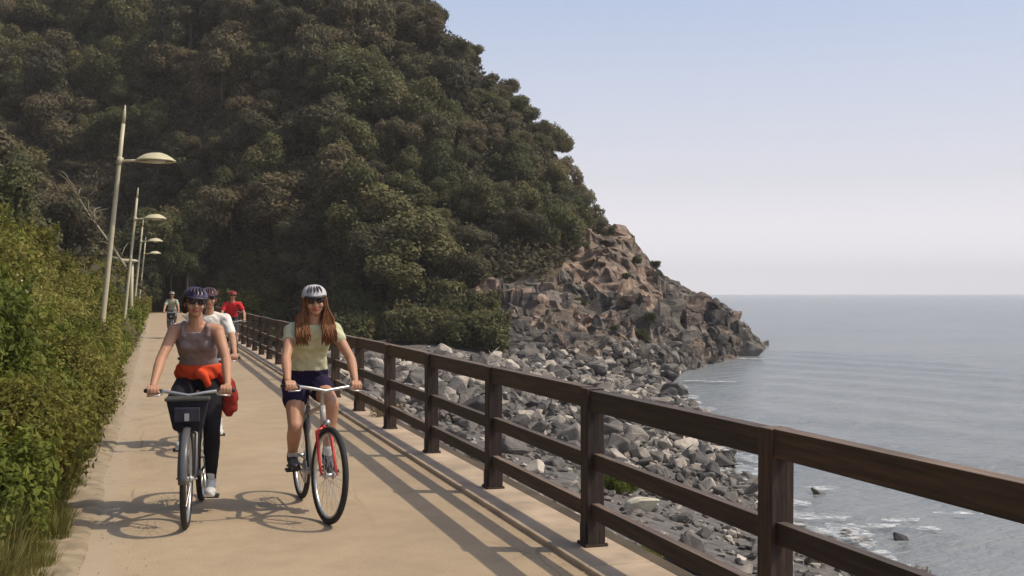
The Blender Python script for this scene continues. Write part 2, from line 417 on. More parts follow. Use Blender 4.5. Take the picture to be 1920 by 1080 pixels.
# left bank and hill behind it
def left_h(X, Y):
    h, t, a = hill(X, Y)
    return np.maximum(bank(X, Y), np.where(Y > 60, h, -50))
V, Fc, *_ = grid(-spaced([(.62, 6, .25), (6, 20, .8), (20, 150, 3)])[::-1], spaced([(-15, 25, .4), (25, 107, 1), (107, 230, 3)]), left_h)
o = link('hillside_ground', np_mesh('hillside_ground', V, Fc, [M['soil']])); tag(o, kind='structure')

def facets(X, Y, s, seed, tilt):
    X = X / s; Y = Y / s; xi = np.floor(X); yi = np.floor(Y); best = np.full(X.shape, 1e9); out = np.zeros(X.shape)
    def hh(a, b, k):
        n = (a.astype(np.int64) * 374761393 + b.astype(np.int64) * 668265263 + (seed + k) * 1442695) & 0x7fffffff
        n = ((n ^ (n >> 13)) * 1274126177) & 0x7fffffff
        return ((n ^ (n >> 16)) & 0xffff) / 65535.
    for i in (-1, 0, 1):
        for j in (-1, 0, 1):
            a = xi + i; b = yi + j; cx = a + hh(a, b, 1); cy = b + hh(a, b, 2); dd = (X - cx) ** 2 + (Y - cy) ** 2
            v = (hh(a, b, 3) - .5) + tilt * ((hh(a, b, 4) - .5) * (X - cx) + (hh(a, b, 5) - .5) * (Y - cy))
            m = dd < best; out = np.where(m, v, out); best = np.minimum(dd, best)
    return out
# headland : displaced sheet, rock where it is bare
xs = spaced([(-.62, 8, .7), (8, 62, .25), (62, 75, 1)]); ys = spaced([(62, 124, .28), (124, 128, .36), (128, 160, .8), (160, 230, 3)])
def head_h(X, Y):
    h, t, a = hill(X, Y)
    rocky = rock_mask(X, Y, h) & (t > -.05)
    rk = sm(a, -.06, .02)
    # angular ribs and gullies running down the face
    p1 = np.abs(vnoise(X + .6 * Y, Y * .5, 3.4, 21, 3)); p2 = np.abs(vnoise(X, Y, 1.6, 22, 3)); p3 = vnoise(X - .5 * Y, Y * .4, 7, 23, 2)
    q = np.floor(3 * vnoise(X + .3 * Y, Y, 4.5, 24, 2)) / 3
    Xs = X + .55 * Y + 1.1 * vnoise(X, Y, 2.5, 26, 2); Ys = Y * .8 - .35 * X + 1.1 * vnoise(X, Y, 2.5, 27, 2)
    disp = 1.9 * facets(Xs, Ys * .6, 6.0, 5, 2.6) + .8 * facets(Xs, Ys, 2.6, 9, 2.4) + .8 * p3 + .4 * p1
    amp = np.where(rocky, 1, .25) * rk * sm(t, -.02, .12) * (1 - .55 * sm(t, .7, 1.0))
    h = h + disp * amp
    # cleft with a dark sea gully
    cx, cy = 32.5, 70.5
    h = np.where(Y < 108 - .0 * X, h, h)
    return h
V, Fc, X, Y, Z = grid(xs, ys, head_h)
# break the face sideways too: ledges and overhangs that depend on height
rk0 = (rock_mask(X, Y, hill(X, Y)[0]) * sm(hill(X, Y)[1], -.02, .06)).reshape(-1)
vx, vy, vz = V[:, 0].copy(), V[:, 1].copy(), V[:, 2].copy(); dg_ = vz + .55 * vx
V[:, 1] -= rk0 * (1.0 * facets(vx + .3 * vy, dg_, 2.6, 51, 1.8) + .42 * facets(vx - .2 * vy, dg_, .95, 52, 2.0) + .8 * vnoise(vx, dg_, 4.5, 53))
V[:, 0] += rk0 * (.6 * facets(vy + 31, dg_, 2.3, 54, 1.8) + .25 * facets(vy + 7, dg_, .8, 55, 2.0))
V[:, 2] += rk0 * (.3 * facets(vx + 9, vy + vz, 1.5, 56, 2.0))
# keep the tunnel approach open
hb, tb, ab = hill(X, Y)
rk = rock_mask(X, Y, hb)
cx = V[Fc].mean(1); frk = rk.reshape(-1)[Fc[:, 0]]
mi = np.where(frk, np.where(1.0 * vnoise(cx[:, 0], cx[:, 1] + cx[:, 2], 8, 31) + .35 * vnoise(cx[:, 0], cx[:, 2], 2, 33) - (cx[:, 2] - (1.5 + .0 * cx[:, 0])) * .10 > -.10, 2, 1), 0)
keep = ~((cx[:, 0] < 3.6) & (cx[:, 1] < 108))
o = link('headland', np_mesh('headland', V, Fc[keep], [M['soil'], M['rock'], M['rock_dark']], smooth=False, mi=mi[keep])); tag(o, kind='structure')

# fractured blocks standing out of the cliff, part of the same rock mass
def hull_block(r):
    bm = bmesh.new()
    for k in range(11):
        v = Vector((r.gauss(0, 1), r.gauss(0, 1), r.gauss(0, 1))).normalized(); bm.verts.new(Vector((v.x * .5, v.y * .38, v.z * .85)) * r.uniform(.8, 1.1))
    h_ = bmesh.ops.convex_hull(bm, input=bm.verts); bmesh.ops.delete(bm, geom=[g for g in h_['geom_interior'] if isinstance(g, bmesh.types.BMVert)], context='VERTS')
    bmesh.ops.subdivide_edges(bm, edges=bm.edges[:], cuts=3, use_grid_fill=True); sd = r.uniform(0, 50)
    for q in bm.verts:
        n_ = noise.noise_vector(q.co * 2.2 + Vector((sd, 0, 0))); n2_ = noise.noise_vector(q.co * 6 + Vector((sd, 0, 0))); q.co += n_ * .16 + n2_ * .06
    bmesh.ops.recalc_face_normals(bm, faces=bm.faces); bmesh.ops.triangulate(bm, faces=bm.faces); bm.verts.ensure_lookup_table(); bm.verts.index_update()
    v = np.array([q.co[:] for q in bm.verts]); f = np.array([[q.index for q in p.verts] for p in bm.faces]); bm.free(); return v, f
rr_ = random.Random(9); HBk = [hull_block(rr_) for k in range(14)]; rs = np.random.RandomState(8)
Xc = rs.uniform(12, 60, 9000); Yc = rs.uniform(66, 116, 9000); Hc, Tc, Ac = hill(Xc, Yc); okc = rock_mask(Xc, Yc, Hc) & (Tc > .0) & (Tc < 1.02) & (Ac < .22)
Hd_ = head_h(Xc, Yc); VV, FF, mm_ = [], [], []; off = 0; cnt = 0
for x, y, z, a_, t_ in zip(Xc[okc], Yc[okc], Hd_[okc], Ac[okc], Tc[okc]):
    if cnt > 900: break
    if z > .2 and cnt % 6: continue
    cnt += 1
    sz = rs.choice([.7, 1.1, 1.7, 2.6], p=[.45, .33, .17, .05]) * rs.uniform(.7, 1.2) * (1 if t_ < .8 else .6); v, f = HBk[rs.randint(14)]
    R_ = Matrix.Rotation(.55 + rs.uniform(-.3, .3), 3, 'Y') @ Matrix.Rotation(rs.uniform(0, 6.28), 3, 'Z') @ Matrix.Rotation(rs.uniform(-.25, .25), 3, 'X')
    VV.append((v * sz) @ np.array(R_).T + np.array([x, y, z - .30 * sz])); FF.append(f + off); off += len(v); mm_ += [1 if rs.random() < (.7 if z > 1 else .25) else 0] * len(f)
o = link('cliff_blocks', np_mesh('cliff_blocks', np.concatenate(VV), np.concatenate(FF), [M['rock_dark'], M['rock']], smooth=False, mi=mm_)); tag(o, kind='structure')
# shore
V, Fc, *_ = grid(spaced([(2.74, 20, .25), (20, 60, .6)]), spaced([(-15, 40, .3), (40, 112, .7)]), beach)
o = link('beach', np_mesh('beach', V, Fc, [M['sand']])); tag(o, kind='structure')

# sea : one fine-near sheet to the horizon with small swell
xs = spaced([(2, 60, .6), (60, 200, 4), (200, 5200, 250)]); xs = np.concatenate([[-5200, -2500, -1000, -300, -60], xs]); ys = spaced([(-60, 110, .8), (110, 300, 5), (300, 5200, 250)]); ys = np.concatenate([[-5200, -2500, -800, -200], ys])
def sea_h(X, Y):
    near = (1 - sm(X, 50, 120)) * (1 - sm(Y, 90, 200))
    return SEA + near * (.07 * vnoise(X * .7 + Y * .35, Y * .9 - X * .2, 2.6, 41, 3) + .05 * np.sin((X * .94 + Y * .33) * 1.1 + 1.5 * vnoise(X, Y, 9, 42)))
V, Fc, *_ = grid(xs, ys, sea_h)
o = link('sea', np_mesh('sea', V, Fc, [M['water']])); tag(o, kind='structure')
# sea bed far below, so that the ground is closed
bm = bmesh.new(); box(bm, (0, 0, -16), (10400, 10400, 1)); o = bm_obj('ground', bm, M['soil']); tag(o, kind='structure')

# foam
def foam_patch(px, py, lx, ly, rot, seed):
    p = at(px, py, SEA + .12); rnd = random.Random(seed); bm = bmesh.new(); vs = []
    c = bm.verts.new((0, 0, 0))
    for k in range(26):
        a = 2 * pi * k / 26; r = 1 + .45 * noise.noise(Vector((cos(a) * 1.8, sin(a) * 1.8, seed)))
        vs.append(bm.verts.new((cos(a) * lx * r, sin(a) * ly * r + .35 * ly * cos(a) ** 2, .01)))
    for k in range(26): bm.faces.new((c, vs[k], vs[(k + 1) % 26]))
    bmesh.ops.translate(bm, verts=bm.verts, vec=(0, 0, 0))
    o = bm_obj('sea_foam', bm, M['foam']); o.location = p; o.rotation_euler = (0, 0, -TH + rot)
    tag(o, kind='stuff', label='white foam washing over the rocks at the waterline', cat='foam')
for i, (px, py, lx, ly, r) in enumerate([(1530, 968, .95, .42, -.35), (1490, 945, .5, .3, .2), (1640, 985, .6, .25, 0), (1690, 975, .5, .2, .1), (1800, 962, .7, .18, 0), (1600, 1005, .5, .35, 0), (1740, 990, .5, .2, 0), (1330, 715, 1.6, .6, -.4), (1390, 672, 2.4, .8, -.5), (1290, 775, .8, .4, .3), (1545, 915, .5, .3, 0), (1440, 900, .6, .3, .4)]):
    foam_patch(px, py, lx, ly, r, i)

V_, F_ = [], []; off = 0; rf = np.random.RandomState(4)
for k in range(90):
    y = rf.uniform(17, 62); x = float(shore_x(y)) + rf.uniform(-.2, 1.6); n = 12; a = np.linspace(0, 2 * pi, n, endpoint=False); lx, ly = rf.uniform(.15, .5), rf.uniform(.4, 1.3)
    r = 1 + .35 * rf.normal(size=n) * .6; th = rf.uniform(-.5, .2); px_ = lx * r * np.cos(a); py_ = ly * r * np.sin(a)
    v = np.concatenate([[[x, y, SEA + .11]], np.stack([x + px_ * cos(th) - py_ * sin(th), y + px_ * sin(th) + py_ * cos(th), np.full(n, SEA + .11)], -1)]); f = np.array([[0, i + 1, (i + 1) % n + 1] for i in range(n)])
    V_.append(v); F_.append(f + off); off += len(v)
o = link('surf', np_mesh('surf', np.concatenate(V_), np.concatenate(F_), [M['foam']], smooth=False)); tag(o, 'thin broken white surf lapping at the boulders along the waterline', 'surf', kind='stuff')
# ------------------------------------------------------------------ path, kerb, tunnel
PEND = 107
bm = bmesh.new()
ysp = np.arange(-6, PEND + 1, 1.0)
rowv = []
for y in ysp:
    le = -.50 + .05 * noise.noise(Vector((0, y * .45, 3)))
    rowv.append([bm.verts.new((x, y, .0)) for x in (le, .5, 1.5, 2.36)])
for a, b in zip(rowv, rowv[1:]):
    for k in range(3): bm.faces.new((a[k], a[k + 1], b[k + 1], b[k]))
o = bm_obj('path', bm, M['path']); tag(o, kind='structure')
bm = bmesh.new()
for k in range(int((PEND + 6) / 2.0)):
    y0 = -6 + k * 2.0
    box(bm, (2.565, y0 + 1.0, -.385), (.41, 1.990, .84))
o = bm_obj('kerb', bm, M['kerb'], bevel=.012); tag(o, kind='structure')
bm = bmesh.new(); box(bm, (1, 45, -.5), (3.9, 130, .97)); o = bm_obj('path_bed', bm, M['soil']); tag(o, kind='structure')
# dry earth verge along the left edge
V, Fc, *_ = grid(np.array([-.95, -.8, -.65, -.5, -.42, -.36]), np.arange(-6, 107, .3), lambda X, Y: .006 + .012 * (X < -.4) + .03 * (vnoise(X, Y, .5, 3) + .3) * (X < -.45) + .0 * X - .02 * (X > -.40))
V[:, 0] += .05 * vnoise(V[:, 0] * 0, V[:, 1], .9, 7)
o = link('earth_verge', np_mesh('earth_verge', V, Fc, [simple('dusty_earth', (.30, .24, .16), .95, .3, 7, bmp=.01)])); tag(o, kind='structure')

# tunnel mouth
TY = 98.0
t = empty('tunnel', (.95, TY, 0)); tag(t, 'dark arched tunnel mouth swallowing the far end of the path under the trees', 'tunnel')
stone = simple('tunnel_stone', (.05, .045, .038), .9, .35, 1.2, bmp=.05)
bm = bmesh.new(); n = 16; R = 1.75; Hs = 2.6
inner = [(-R, 0)] + [(-R * cos(pi * k / n), Hs + R * sin(pi * k / n)) for k in range(n + 1)] + [(R, 0)]
R2 = R + .45
outer = [(-R2, 0)] + [(-R2 * cos(pi * k / n), Hs + R2 * sin(pi * k / n)) for k in range(n + 1)] + [(R2, 0)]
def prof(pts, y): return [bm.verts.new((x, y, z)) for x, z in pts]
i0, o0 = prof(inner, 0), prof(outer, 0); i1, o1 = prof(inner, 9), prof(outer, 9)
for k in range(len(inner) - 1):
    bm.faces.new((i0[k], i0[k + 1], o0[k + 1], o0[k])); bm.faces.new((i0[k + 1], i0[k], i1[k], i1[k + 1])); bm.faces.new((o0[k], o0[k + 1], o1[k + 1], o1[k]))
bm.faces.new(i1)
bm_obj('portal', bm, stone, t)
bm = bmesh.new()
for k in range(15):
    a = pi * (k + .5) / 15; r = R + .18
    box(bm, (-r * cos(a), -.05, Hs + r * sin(a)), (.36, .22, .36), Matrix.Rotation(-(a - pi / 2) , 3, 'Y'))
bm_obj('arch_ring', bm, simple('arch_stone', (.07, .065, .055), .9, .3, 3), t)

# ------------------------------------------------------------------ railing
rail = empty('wooden_railing', (2.6, 1.95, 0)); tag(rail, 'dark brown wooden railing of posts and three rails running the whole length of the kerb', 'railing')
PY = [.1, 2.22, 4.35, 6.5, 8.65, 10.75]
while PY[-1] < 84: PY.append(PY[-1] + 2.05)
KT = .035
def post_bm():
    bm = bmesh.new(); box(bm, (0, 0, .4875), (.115, .115, .975)); return bm
pm = None
def shared(name, me, parent, loc, rot=(0, 0, 0), scale=(1, 1, 1)):
    o = link(name, me, parent); o.location = loc; o.rotation_euler = rot; o.scale = scale; return o
def mk_mesh(bm, m, bev=.006):
    o = bm_obj('tmp', bm, m, bevel=bev); dg = bpy.context.evaluated_depsgraph_get()
    me = bpy.data.meshes.new_from_object(o.evaluated_get(dg), depsgraph=dg); bpy.data.objects.remove(o); return me
pm = mk_mesh(post_bm(), M['wood_post']); pm.name = 'post'
bm = bmesh.new(); box(bm, (0, 0, .006), (.15, .15, .012)); box(bm, (-.064, 0, .07), (.006, .09, .13)); box(bm, (.064, 0, .07), (.006, .09, .13))
for sx_ in (-1, 1):
    for sy_ in (-1, 1): cyl(bm, (sx_ * .067, sy_ * .067, .012), (sx_ * .067, sy_ * .067, .020), .008, seg=6)
shoe = mk_mesh(bm, M['steel'], .001); shoe.name = 'post_foot'
rnd = random.Random(5)
for y in PY:
    p = shared('post', pm, rail, (0, y - 1.95, KT), (rnd.uniform(-.008, .008), rnd.uniform(-.008, .008), 0))
    shared('post_foot', shoe, p, (0, 0, 0))
RH = {'top_rail': (.944, .125, .075), 'middle_rail': (.56, .095, .05), 'lower_rail': (.255, .095, .05)}
for nm, (z, hh, ww) in RH.items():
    bm = bmesh.new(); box(bm, (0, 0, 0), (ww, 1, hh)); me = mk_mesh(bm, M['wood'], 0); me.name = nm
    for y0, y1 in zip(PY, PY[1:]):
        L = (y1 - y0 - .116) 
        shared(nm, me, rail, (rnd.uniform(-.006, .006), (y0 + y1) / 2 - 1.95, z + rnd.uniform(-.006, .006)), (rnd.uniform(-.003, .003), rnd.uniform(-.02, .02), 0), (1, L, 1))

# ------------------------------------------------------------------ street lamps
def lamp(loc, H=4.6, lean=.45, arm_z=3.72, arm_l=.38, label=''):
    t = empty('street_lamp', loc, 0); tag(t, label, 'street lamp', 'lamps along the left side of the path')
    X = lambda z: lean * (z / 4.6) ** 1.0
    bm = bmesh.new(); path_tube(bm, [(X(z), 0, z) for z in (-.5, .6, 1.6, 2.6, 3.6, 4.3)], [.050, .047, .043, .039, .034, .030], 12); 
    pole = bm_obj('pole', bm, M['lamp'], t, True)
    bm = bmesh.new(); path_tube(bm, [(X(4.3), 0, 4.3), (X(4.45), 0, 4.45), (X(H), 0, H)], [.030, .026, .010], 10); bm_obj('pole_tip', bm, M['lamp'], pole, True)
    bm = bmesh.new(); path_tube(bm, [(X(arm_z), 0, arm_z - .02), (X(arm_z) + .2, 0, arm_z), (X(arm_z) + arm_l + .1, 0, arm_z)], [.024, .02, .02], 8); cyl(bm, (X(arm_z) - .02, 0, arm_z - .07), (X(arm_z) + .02, 0, arm_z + .05), .048, .048, 12)
    bm_obj('arm', bm, M['lamp'], t, True)
    bm = bmesh.new(); cx = X(arm_z) + arm_l + .17; n = 28
    prof_ = [(.0, .125), (.10, .117), (.18, .09), (.25, .048), (.31, .0), (.315, -.013), (.30, -.018), (.24, .0), (.0, .01)]
    rings = [[bm.verts.new((cx + r * cos(2 * pi * k / n), r * sin(2 * pi * k / n), arm_z + .015 + z)) for k in range(n)] for r, z in prof_[1:-1]]
    for a, b in zip(rings, rings[1:]):
        for k in range(n): bm.faces.new((a[k], a[(k + 1) % n], b[(k + 1) % n], b[k]))
    bm.faces.new(rings[0]); bm.faces.new(rings[-1][::-1])
    sh = bm_obj('lamp_shade', bm, M['lamp_head'], t, True)
    bm = bmesh.new(); ball(bm, (cx, 0, arm_z + .01), (.16, .16, .045), 18); bm_obj('diffuser', bm, simple('frosted_glass', (.6, .6, .56), .3, .05), sh, True)
    return t
lx = [(17.7, 'nearest and largest cream street lamp, leaning over the bushes beside the path'),
      (31.6, 'second nearest cream street lamp, half as tall as the first, behind its pole'),
      (45.5, 'third cream street lamp along the path, its shade just under the second one'),
      (59.5, 'fourth and farthest small cream street lamp in front of the dark tunnel')]
for d, lb in lx:
    xx = -.90
    Y_ = (d - xx * ST) / CT
    lamp((xx, Y_, 0), label=lb)
# short lamp post facing the bushes
p = ud((246 - 960) / F * 38, 38, 0)
t = empty('low_post', (p.x, p.y, 0)); tag(t, 'short pale post with a small flat lamp head pointing left, behind the nearest lamp pole', 'lamp post')
bm = bmesh.new(); path_tube(bm, [(0, 0, -.3), (0, 0, 1.5), (.03, 0, 2.6)], [.07, .065, .055], 10); bm_obj('pole', bm, M['lamp'], t, True)
bm = bmesh.new(); path_tube(bm, [(.05, 0, 2.62), (-.25, 0, 2.72), (-.62, 0, 2.86)], [.05, .07, .03], 10)
for v in bm.verts: v.co.z = 2.72 + (v.co.z - 2.72) * .8
ball(bm, (-.12, 0, 2.70), (.36, .16, .07), 14); bm_obj('lamp_head', bm, M['lamp'], t, True)

# ------------------------------------------------------------------ foliage meshes
def leaf_cards(rs, P, N, size, aspect=1.6, jit=.6):
    """quads at points P, facing about N"""
    n = len(P); N = N + jit * rs.normal(size=(n, 3)); N /= np.linalg.norm(N, axis=1, keepdims=True)
    a = rs.normal(size=(n, 3)); T = np.cross(N, a); T /= np.linalg.norm(T, axis=1, keepdims=True); B = np.cross(N, T)
    s = (size * rs.uniform(.6, 1.4, n))[:, None]
    T = T * s * aspect * .5; B = B * s * .5
    q = np.stack([P - T, P - B * .9 + T * .1, P + T, P + B * .9 + T * .1], 1)
    bend = N * (s * .12)
    q[:, 1] -= bend; q[:, 3] -= bend
    return q.reshape(-1, 3), np.arange(n * 4).reshape(-1, 4)
def blob_points(rs, blobs, n, shell=.35):
    w = np.array([b[3] * b[4] for b in blobs], float); w /= w.sum()
    idx = rs.choice(len(blobs), n, p=w)
    d = rs.normal(size=(n, 3)); d /= np.linalg.norm(d, axis=1, keepdims=True)
    r = 1 - shell * rs.random(n) ** 1.5
    B = np.array([b[:3] for b in blobs])[idx]; Rr = np.array([(b[3], b[3], b[4]) for b in blobs])[idx]
    P = B + d * r[:, None] * Rr * (1 + .18 * rs.normal(size=(n, 1)) * .6)
    N = d / Rr; N /= np.linalg.norm(N, axis=1, keepdims=True)
    return P, N
def tree_proto(seed, kind='pine', n=3000):
    rs = np.random.RandomState(seed)
    blobs = []; nb = rs.randint(9, 14)
    H = 3.0 if kind == 'pine' else 2.7
    for k in range(nb):
        a = rs.uniform(0, 2 * pi); r = 1.9 * sqrt(rs.random()); 
        z = H + (1.4 if kind == 'pine' else 1.7) * (1 - (r / 2.1) ** 2) + rs.uniform(-1.3, .5)
        s = rs.uniform(.65, 1.15)
        blobs.append((r * cos(a), r * sin(a), z, s, s * (.72 if kind == 'pine' else .9)))
    if True:
        for k in range(5 if kind != 'pine' else 4):
            a = rs.uniform(0, 2 * pi); r = rs.uniform(1., 2.0); blobs.append((r * cos(a), r * sin(a), rs.uniform(1.2, 2.4), .9, .8))
    P, N = blob_points(rs, blobs, n)
    N[:, 2] += .25
    V, Fc = leaf_cards(rs, P, N, .17, 1.5, .5)
    me = np_mesh('crown', V, Fc, [M['tree_leaf'] if kind == 'pine' else M['tree_leaf2']], smooth=False)
    bm = bmesh.new()
    ln = rs.uniform(-.3, .3)
    top = Vector((ln, rs.uniform(-.2, .2), H - .3))
    path_tube(bm, [(0, 0, -1.2), (ln * .2, 0, .6), (ln * .6, .05, 2), top], [.17, .14, .11, .08], 7)
    for b in blobs[:9]:
        e_ = Vector(b[:3]); m_ = top.lerp(e_, .5) + Vector((0, 0, -.15)); st_ = Vector((ln * .6, .05, 2)).lerp(top, rs.random())
        path_tube(bm, [st_, m_, e_], [.06, .04, .015], 5)
    tm = bpy.data.meshes.new('trunk'); bm.to_mesh(tm); bm.free(); tm.materials.append(M['bark'])
    return me, tm
PINES = [tree_proto(s, 'pine', 7600) for s in range(8)]
OAKS = [tree_proto(40 + s, 'oak', 8000) for s in range(8)]
def place_tree(x, y, z, s, rs, kinds, label, cat, group, name):
    me, tm = kinds[rs.randint(len(kinds))]
    t = empty(name, (x, y, z), rs.uniform(0, 6.28)); t.scale = (s * rs.uniform(.8, 1.2), s * rs.uniform(.8, 1.2), s * rs.uniform(.75, 1.3)); tag(t, label, cat, group)
    link('crown', me, t); link('trunk', tm, t)
    return t
rs = np.random.RandomState(11)
cand = []
def add_cands():
    # headland face and hill left of the path, sampled in depth bands so the cover is even
    for X_ in np.arange(-75, 46, 3.55):
        for Y_ in np.arange(12, 165, 3.9):
            x = X_ + rs.uniform(-1.4, 1.4); y = Y_ + rs.uniform(-1.5, 1.5)
            if -.9 > x:
                z = float(left_h(np.array([x]), np.array([y]))[0]); 
                if x > -5.0 and y < 96: continue
                if y < 108 and x > -8 and y < 60: continue
            elif y > 72:
                h, t, a = hill(np.array([x]), np.array([y])); z = float(h[0])
                if t[0] < .02: continue
                if x < 3.8 + .0 and y < 107: continue
                if rock_mask(np.array([x]), np.array([y]), h)[0]: continue
                if t[0] > 1.12: continue
            else: continue
            u, d = to_ud(x, y); a = u / d
            if a < -.50 or a > .10: continue
            e = (z + 2 - EYE) / d
            if e > .285: continue
            cand.append((x, y, z, a, d, e))
add_cands()
# visibility : keep what a ray from the eye reaches over the ground
def visible(x, y, z):
    f = np.linspace(.25, .97, 34); X_ = x * f; Y_ = y * f; zt = z + 5.2
    g = np.where(X_ < -.7, left_h(X_, Y_) + np.where(X_ < -6, 2.2, 0), np.where(Y_ > 66, hill(X_, Y_)[0] + 2.0, -99))
    return not np.any(g > EYE + (zt - EYE) * f + .4)
vis = [c for c in cand if visible(*c[:3])]
vis.sort(key=lambda c: c[4])
print('TREES candidates', len(cand), 'visible', len(vis))
if len(vis) > 296:
    keep_ = sorted(rs.choice(len(vis), 296, replace=False)); vis = [vis[i] for i in keep_]
for x, y, z, a, d, e in vis:
    _, tt_, _ = hill(np.array([x]), np.array([y]))
    left = x < -1
    sky_ = (not left) and tt_[0] > .86
    near = d < 70
    s = rs.choice([.62, .85, 1.05, 1.35]) * rs.uniform(.88, 1.12) * (.98 if not left else (.8 if near else 1.0))
    if sky_: s = min(s, 1.05) * .82
    elif a > -.06: s = min(s, .85) * (.8 if tt_[0] > .6 else 1)
    if a > .055: s *= .8
    K = PINES if rs.random() < (.55 if not left else .4) else OAKS
    px_ = 960 + a * F; py_ = HOR - e * F; kind_ = 'flat topped pine' if K is PINES else 'rounded tree'
    hv = 'at the top edge' if py_ < 90 else ('high up' if py_ < 230 else ('halfway up' if py_ < 380 else 'low down'))
    hh_ = 'left of the lamp poles' if px_ < 230 else ('above the left cyclist' if px_ < 440 else ('above the right cyclist' if px_ < 700 else ('midway to the sea' if px_ < 900 else 'near the seaward ridge')))
    if sky_: lb = ('upper ' if py_ < 120 else 'lower ') + 'small ' + kind_ + ' outlined against the sky on the headland ridge'; gp = ('upper ' if py_ < 120 else 'lower ') + kind_ + 's on the skyline'
    elif left and near: lb = kind_ + ' on the near slope behind the bushes, ' + hh_; gp = kind_ + 's on the near slope ' + hh_
    else: lb = kind_ + ' ' + hv + ' on the hill, ' + hh_; gp = kind_ + 's ' + hv + ', ' + hh_
    place_tree(x, y, z - .4, s, rs, K, lb, 'tree', gp, 'pine_tree' if K is PINES else 'oak_tree')

# undergrowth covering soil of hill
def scatter_under(n, seed):
    r = np.random.RandomState(seed); P = []; Ns = []
    X_ = r.uniform(-70, 42, n * 3); Y_ = r.uniform(55, 165, n * 3)
    h, t_, a = hill(X_, Y_); L = left_h(X_, Y_)
    left = X_ < -.62
    ok = np.where(left, True, (t_ > -.01) & (t_ < 1.15) & ~rock_mask(X_, Y_, h) & ~((X_ < 3.8) & (Y_ < 107)))
    ok &= (a > -.5) & (a < .1)
    z = np.where(left, L, h)
    P = np.stack([X_, Y_, z + np.abs(r.normal(0, .75, len(z)))], -1)[ok][:n]
    N = np.tile(np.array([[0, -.4, .8]]), (len(P), 1))
    V, Fc = leaf_cards(r, P, N, .34, 1.4, .7); return V, Fc
V, Fc = scatter_under(130000, 3)
o = link('undergrowth', np_mesh('undergrowth', V, Fc, [M['under']], smooth=False)); tag(o, 'low brownish scrub covering the ground between the trees of the hillside', 'undergrowth', kind='stuff')

# ------------------------------------------------------------------ shrubs on the left bank
def shrub_proto(seed, mat, n=5200, leaf=.05, tall=1.0, blobs_n=9, asp=1.8):
    rs = np.random.RandomState(seed); blobs = []
    for k in range(blobs_n):
        a = rs.uniform(0, 2 * pi); r = .55 * sqrt(rs.random()); s = rs.uniform(.22, .42)
        blobs.append((r * cos(a), r * sin(a), tall * rs.uniform(.25, .85) * (1 - .4 * r), s, s * 1.1))
    P, N = blob_points(rs, blobs, n, .55); N[:, 2] += .4
    V, Fc = leaf_cards(rs, P, N, leaf, asp, .55)
    # upright sprigs
    ns = 110; sp = []
    Vs = [V]; Fs = [Fc]; off = len(V)
    for k in range(ns):
        b = blobs[rs.randint(len(blobs))]; a = rs.uniform(0, 2 * pi); p0 = np.array([b[0] + .8 * b[3] * cos(a), b[1] + .8 * b[3] * sin(a), b[2] + b[4] * .3])
        dr = np.array([.25 * cos(a), .25 * sin(a), 1.0]); L = rs.uniform(.12, .4); m = 14
        tt = rs.random(m)[:, None]; Pp = p0 + dr * L * tt + rs.normal(size=(m, 3)) * .02
        v, f = leaf_cards(rs, Pp, np.tile(dr, (m, 1)), leaf * .8, 2.2, 1.0); Vs.append(v); Fs.append(f + off); off += len(v)
    me = np_mesh('foliage', np.concatenate(Vs), np.concatenate(Fs), [mat], smooth=False)
    bm = bmesh.new()
    for b in blobs[:7]: path_tube(bm, [(0, 0, -.15), (b[0] * .4, b[1] * .4, b[2] * .5), b[:3]], [.02, .014, .006], 5)
    tm = bpy.data.meshes.new('stems'); bm.to_mesh(tm); bm.free(); tm.materials.append(M['bark'])
    return me, tm
SH = {'scrub': [shrub_proto(161 + i, M['tree_leaf2'], 2400, .09) for i in range(3)],
      'bush': [shrub_proto(70 + i, M['bush'], 10500, .033) for i in range(3)],
      'green': [shrub_proto(80 + i, M['bush2'], 9500, .037, .9) for i in range(3)],
      'dry': [shrub_proto(90 + i, M['dry'], 6500, .028, 1.1, 8) for i in range(2)],
      'far': [shrub_proto(60 + i, M['bush'], 5200, .058) for i in range(2)] + [shrub_proto(64, M['bush2'], 5200, .06)]}
def shrub(kind, x, y, s, rs, label, group=None, name='shrub', sz=1.0, z=None):
    me, tm = SH[kind][rs.randint(len(SH[kind]))]
    if z is None: z = float(bank(np.array([x]), np.array([y]))[0])
    t = empty(name, (x, y, z - .06), rs.uniform(0, 6.28)); t.scale = (s, s, s * sz); tag(t, label, 'shrub' if name == 'shrub' else ('weed' if name == 'weed' else 'bush'), group)
    link('foliage', me, t); link('stems', tm, t); return t
def gzz(x, y): return float(max(beach(np.array([x]), np.array([y]))[0], hill(np.array([x]), np.array([y]))[0][0]))
rs = np.random.RandomState(23)
nsh = 0
y = 5.2
